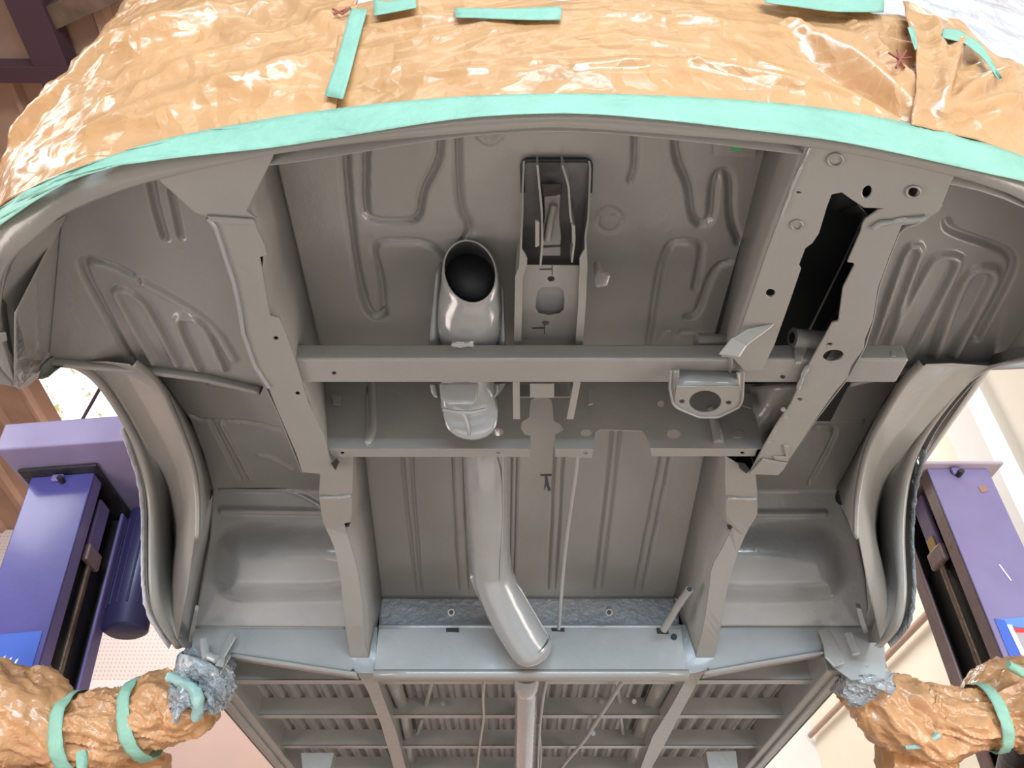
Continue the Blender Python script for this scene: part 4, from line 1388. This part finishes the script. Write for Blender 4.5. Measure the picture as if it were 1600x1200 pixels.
def lift_post(side, label, lean):
    s = side
    root = thing('lift_post', (s * 1.56, 2.3, FL), label, 'lift post')
    top = 1.53 if s < 0 else 1.545
    m = PURPLE if s < 0 else LILACP
    xi, xo = s * 1.452, s * 1.665

    def bx(name, x0, x1, y0, y1, z0, z1, mm, par=root, bev=.006):
        return box(name, (min(x0, x1), y0, z0), (max(x0, x1), y1, z1), mm, par, bev)
    bx('column', xi, xo, 2.30, 2.312, FL, top, m, bev=.004)
    bx('column_web', xo, xo - s * .012, 2.30, 2.64, FL, top, m)
    bx('column_shade_sheet', xo - s * .014, xo - s * .022, 2.315, 2.625, FL, top - .01, STEEL_SHADE)  # added sheets, coloured dark for the shade deep in the column
    bx('column_shade_sheet', xi + s * .02, xo - s * .02, 2.60, 2.626, FL, top - .01, STEEL_SHADE)
    bx('column_rear_flange', xi, xo, 2.628, 2.64, FL, top, m)
    bx('column_lip', xi, xi + s * .012, 2.30, 2.37, FL, top, LILAC if s < 0 else BROWNL, bev=.006)
    bx('column_lip', xi, xi + s * .012, 2.57, 2.64, FL, top, LILAC if s < 0 else BROWNL, bev=.006)
    bx('carriage', xi + s * .03, xo - s * .03, 2.33, 2.60, FL + .3, 1.28, BLACKG)
    bx('slide_strip', xi + s * .005, xi + s * .02, 2.44, 2.465, FL, 1.27, BROWNST)
    bx('guide_plate', xi + s * .015, xi + s * .03, 2.42, 2.50, 1.27, top - .03, LILAC)
    bx('stop_block', xi - s * .002, xi + s * .02, 2.40, 2.50, 1.25, 1.31, BROWNL)
    if s > 0:
        bx('label_plate', xi + s * .010, xi + s * .014, 2.44, 2.49, 1.28, 1.36, YEL)
        tp = bx('top_plate', xi - .045, xo + .045, 2.27, 2.72, top, top + .012, LILACL, bev=.008)
    else:
        tp = bx('top_plate', xi + .02, xo - .03, 2.26, 2.72, top, top + .012, STEEL_SHADE, bev=.004)
    bx('limit_switch', (xi + xo) / 2 - .03, (xi + xo) / 2 + .01, 2.285, 2.30, top - .03, top - .004, LILAC)
    tube('switch_bolt', [(s * 1.55, 2.27, top - .03), (s * 1.55, 2.30, top - .03)], .010, STEEL_SHADE, root, 12)
    return root, bx, top


BLACKG = mat('black_grease_steel', (0.014, 0.013, 0.013), .5, 0, 0, .2, 30, .3, 6)
LILACP = mat('worn_purple_lift_paint', (0.22, 0.175, 0.32), 0.42, 0, 0.15, 0.06, 30, 0.08, 6)
LILACH = mat('pale_purple_housing_paint', (0.30, 0.24, 0.38), 0.45, 0, 0.1, 0.06, 30, 0.10, 6)
LILACL = mat('pale_lilac_plate_paint', (0.45, 0.36, 0.40), 0.45, 0, 0.1, 0.06, 30, 0.08, 6)
BROWNL = mat('scuffed_brown_lilac_edge', (0.30, 0.20, 0.20), 0.4, 0.1, 0, 0.2, 40, 0.15, 9)
left, bx, top = lift_post(-1, 'blue purple steel lift column left of the van, carrying the motor box', 0)
bx('motor_housing', -1.72, -1.285, 2.15, 2.66, 1.545, 1.655, LILACH, bev=.006)
# motor below the housing
cx, cy = -1.375, 2.66
mo = tube('motor', [(cx, cy - .03, 1.54), (cx, cy - .03, 1.09), (cx, cy - .03, 1.08)], [.075, .075, .06], MOTORM, left, 28)
for k in range(7):
    a = math.pi * (1.0 + k / 7)
    tube('cooling_fin', [(cx + .076 * math.cos(a), cy - .03 + .076 * math.sin(a), 1.5), (cx + .076 * math.cos(a), cy - .03 + .076 * math.sin(a), 1.16)], .004, MOTORM, mo, 6)
# decals on the left column
xs0 = Y(2.2985)


def decal(par, name, P, m, y, lab=None):
    o = plate(name, P, Y(y), .0006, m, par, bevel=0)
    if lab:
        o['label'] = lab
    return o


# tilt of the left column, as it stands in the photo
bpy.context.view_layer.update()
LEAN = math.radians(-5.5)
decal_pts = [(-1.664, .90), (-1.454, .90), (-1.454, .70), (-1.664, .70)]


def flatdecal(par, name, P, m, y, lab=None):
    vs = [(x, y, z) for x, z in P]
    tr = tessellate_polygon([[Vector((x, z, 0)) for x, z in P]])
    o = link(name, vs, tr, m, par, solid=.0006)
    if lab:
        o['label'] = lab
    return o


flatdecal(left, 'sign_panel', [(-1.664, .958), (-1.468, .958), (-1.468, .60), (-1.664, .60)], BLUE, 2.2985, 'bright blue sign panel low on the column')
arc = [(-1.664, .905)] + [(-1.664 + .10 * math.sin(t), .82 + .085 * math.cos(t)) for t in np.linspace(.2, 1.45, 9)]
arc += [(-1.664 + .085 * math.sin(t), .82 + .062 * math.cos(t)) for t in np.linspace(1.45, .2, 9)] + [(-1.664, .885)]
flatdecal(left, 'red_swoosh', arc, RED, 2.2975, 'red curved stripe on the blue sign')
for k in range(3):
    flatdecal(left, 'white_lettering', [(-1.56 + k * .02, .885 - k * .006), (-1.553 + k * .02, .890 - k * .006), (-1.56 + k * .02, .862 - k * .006), (-1.567 + k * .02, .860 - k * .006)], WHITE, 2.2975, 'small white italic letter strokes')
left.rotation_euler = (0, LEAN, 0)
# rotate about the column top so that the head stays in place
h_ = (1.5 + Z0)
left.location = (-1.56 - math.sin(LEAN) * h_, 2.3, 0)

right, bx, top = lift_post(1, 'worn purple steel lift column right of the van, with a flat top plate', 0)
flatdecal(right, 'rust_patch', [(1.60, 1.47), (1.625, 1.475), (1.63, 1.45), (1.605, 1.445)], mat('orange_rust', (.35, .18, .12), .7), 2.2985, 'rust-brown patch on the column')
flatdecal(right, 'blue_band', [(1.49, .995), (1.664, 1.005), (1.664, .955), (1.60, .955), (1.49, .975)], LBLUE, 2.2985, 'light blue band of the sign')
flatdecal(right, 'blue_band', [(1.47, .995), (1.50, .99), (1.52, .60), (1.47, .60)], BLUE, 2.2983)
flatdecal(right, 'red_stripe', [(1.515, .965), (1.56, .962), (1.664, .945), (1.664, .93), (1.56, .950), (1.515, .95)], RED, 2.2975, 'red stripe of the sign')
flatdecal(right, 'grey_panel', [(1.515, .95), (1.56, .950), (1.664, .93), (1.664, .60), (1.53, .60)], DGREY, 2.298, 'grey field of the sign')
flatdecal(right, 'white_stripe', [(1.500, .975), (1.514, .975), (1.534, .60), (1.519, .60)], WHITE, 2.297, 'white vertical line of the sign')
flatdecal(right, 'white_lettering', [(1.510, .875), (1.545, .86), (1.545, .853), (1.510, .868)], WHITE, 2.2965)
flatdecal(right, 'scratch', [(1.555, 1.175), (1.560, 1.175), (1.575, 1.12), (1.571, 1.12)], WHITE, 2.2985, 'white scratch in the paint')

# lift arms under the paper, with pads at the jacking points
bpy.context.view_layer.update()
for root_, path in ((left, [(-1.43, 2.50, .60), at(20, 1125, 2.10), at(105, 1150, 2.08), at(200, 1130, 2.06), at(300, 1100, 2.04)]),
                    (right, [(1.45, 2.50, .60), at(1600, 1115, 2.09), at(1520, 1125, 2.07), at(1440, 1130, 2.05), at(1350, 1090, 2.04)])):
    arm = tube('lift_arm', path, .035, STEEL_SHADE, None, 16, nrings=20)
    bpy.context.view_layer.update()
    inv = root_.matrix_world.inverted() @ arm.matrix_world
    arm.data.transform(inv)
    arm.parent = root_
    arm.location = (0, 0, 0)
    del arm['anchored']

# ================================================================== PAPER WRAPS ROUND THE ARMS


def A(px, py, k):
    return at(px, py, k)


o = tube('masking_paper_wrap', [A(-60, 1150, 2.10), A(-20, 1125, 2.08), (A(40, 1120, 2.06)), A(95, 1140, 2.05), A(128, 1160, 2.05)], [.17, .155, .125, .085, .07], KRAFT2, None, 100, crump=.26, cs=8, seed=3, nrings=70)
tag(o, 'bulging brown paper at the far left end of the left arm', 'paper wrap')
o = tube('masking_paper_wrap', [A(105, 1148, 2.05), A(135, 1141, 2.04), A(180, 1130, 2.04), A(215, 1124, 2.04), A(232, 1118, 2.03)], [.078, .082, .092, .086, .078], KRAFT2, None, 100, crump=.30, cs=12, seed=8, nrings=60)
tag(o, 'crumpled brown paper in the middle of the left arm between two green tape bands', 'paper wrap')
o = tube('masking_paper_wrap', [A(222, 1122, 2.02), A(250, 1112, 2.02), A(290, 1102, 2.02), A(318, 1095, 2.01), A(332, 1090, 2.01)], [.078, .090, .092, .078, .03], KRAFT2, None, 100, crump=.30, cs=12, seed=15, nrings=60)
tag(o, 'rounded brown paper bag end of the left arm below the jacking point', 'paper wrap')
o = tube('masking_film_cuff', [A(285, 1050, 1.95), A(305, 1058, 1.94), A(328, 1070, 1.94), A(340, 1100, 1.97)], [.045, .080, .075, .030], GREYFILM, None, 60, crump=.6, cs=13, seed=2, nrings=40)
tag(o, 'silver grey oversprayed crumpled film around the left jacking point', 'masking film')


def band(P, r, w, label, m=TAPE, seed=0, crump=.08):
    """ring of tape around an arm: P two centre points, radius"""
    a, b = np.array(P[0]), np.array(P[1])
    o = tube('masking_tape', [a, a * .5 + b * .5, b], [r, r * 1.02, r], m, None, 48, caps=False, crump=crump, cs=12, seed=seed, nrings=6)
    s = o.modifiers.new('thickness', 'SOLIDIFY')
    s.thickness = .001
    tag(o, label, 'tape')
    return o


band((A(112, 1146, 2.05), A(134, 1141, 2.05)), .101, 0, 'green tape band around the left arm, nearer its column', seed=8)
band((A(216, 1124, 2.03), A(236, 1118, 2.03)), .100, 0, 'green tape band around the left arm, between middle and end paper', seed=8)
o = tube('masking_tape', [A(264, 1058, 1.90), A(285, 1062, 1.88), A(303, 1078, 1.86), A(312, 1098, 1.86), A(306, 1122, 1.88)], [.012, .013, .013, .014, .012], TAPEO, None, 12, crump=.5, cs=40, nrings=30)
tag(o, 'curled green tape over the end bag of the left arm', 'tape')
o = tube('masking_tape', [A(128, 1175, 1.92), A(130, 1195, 1.90), A(122, 1230, 1.88)], [.012, .012, .010], TAPE, None, 10, crump=.4, cs=40, nrings=14)
tag(o, 'loose green tape end hanging below the left arm', 'tape')
o = tube('masking_paper_wrap', [A(40, 1190, 2.2), A(160, 1200, 2.2), A(260, 1205, 2.2)], [.07, .08, .04], KRAFT2, None, 48, crump=.3, cs=12, seed=25, nrings=40)
tag(o, 'folded brown paper hanging behind and below the left arm', 'paper wrap')

o = tube('masking_paper_wrap', [A(1318, 1068, 2.03), A(1345, 1078, 2.03), A(1385, 1105, 2.02), A(1440, 1128, 2.03), A(1490, 1127, 2.03), A(1530, 1122, 2.04), A(1556, 1118, 2.04)], [.045, .065, .088, .082, .075, .070, .072], KRAFT2, None, 110, crump=.30, cs=11, seed=41, nrings=110)
tag(o, 'long crumpled brown paper wrap on the right arm', 'paper wrap')
o = tube('masking_paper_wrap', [A(1538, 1122, 2.04), A(1570, 1105, 2.05), A(1610, 1110, 2.06), A(1680, 1120, 2.08)], [.070, .105, .125, .14], KRAFT2, None, 100, crump=.30, cs=9, seed=52, nrings=60)
tag(o, 'bulging brown paper at the outer end of the right arm', 'paper wrap')
o = tube('masking_film_cuff', [A(1312, 1052, 1.95), A(1340, 1055, 1.95), A(1372, 1064, 1.97)], [.04, .062, .045], GREYFILM, None, 60, crump=.5, cs=13, seed=12, nrings=30)
tag(o, 'grey oversprayed film around the right jacking point', 'masking film')
band((A(1534, 1122, 2.035), A(1552, 1119, 2.035)), .087, 0, 'green tape band around the right arm', seed=41)
o = tube('masking_tape', [A(1575, 1038, 1.95), A(1600, 1052, 1.95), A(1640, 1070, 1.95)], [.010, .012, .012], TAPE, None, 10, crump=.4, cs=40, nrings=20)
tag(o, 'green tape strip over the outer end of the right arm', 'tape')
o = tube('masking_tape', [A(1415, 1168, 1.95), A(1445, 1162, 1.94), A(1468, 1148, 1.94)], [.005, .009, .008], TAPEO, None, 10, crump=.4, cs=40, nrings=20)
tag(o, 'oversprayed green tape strip under the paper of the right arm', 'tape')
o = tube('masking_paper_wrap', [A(1380, 1180, 2.1), A(1420, 1190, 2.1), A(1470, 1195, 2.1), A(1490, 1200, 2.1)], [.05, .06, .06, .03], KRAFT, None, 48, crump=.3, cs=12, seed=77, nrings=40)
tag(o, 'yellowish paper flap hanging below the right arm', 'paper wrap')
o = tube('lift_arm_pad', [at(1308, 1062, 2.04), at(1312, 1075, 2.05)], .018, SHADE_RUBBER, None, 16)
tag(o, 'black rubber pad corner showing at the right jacking point', 'rubber pad')
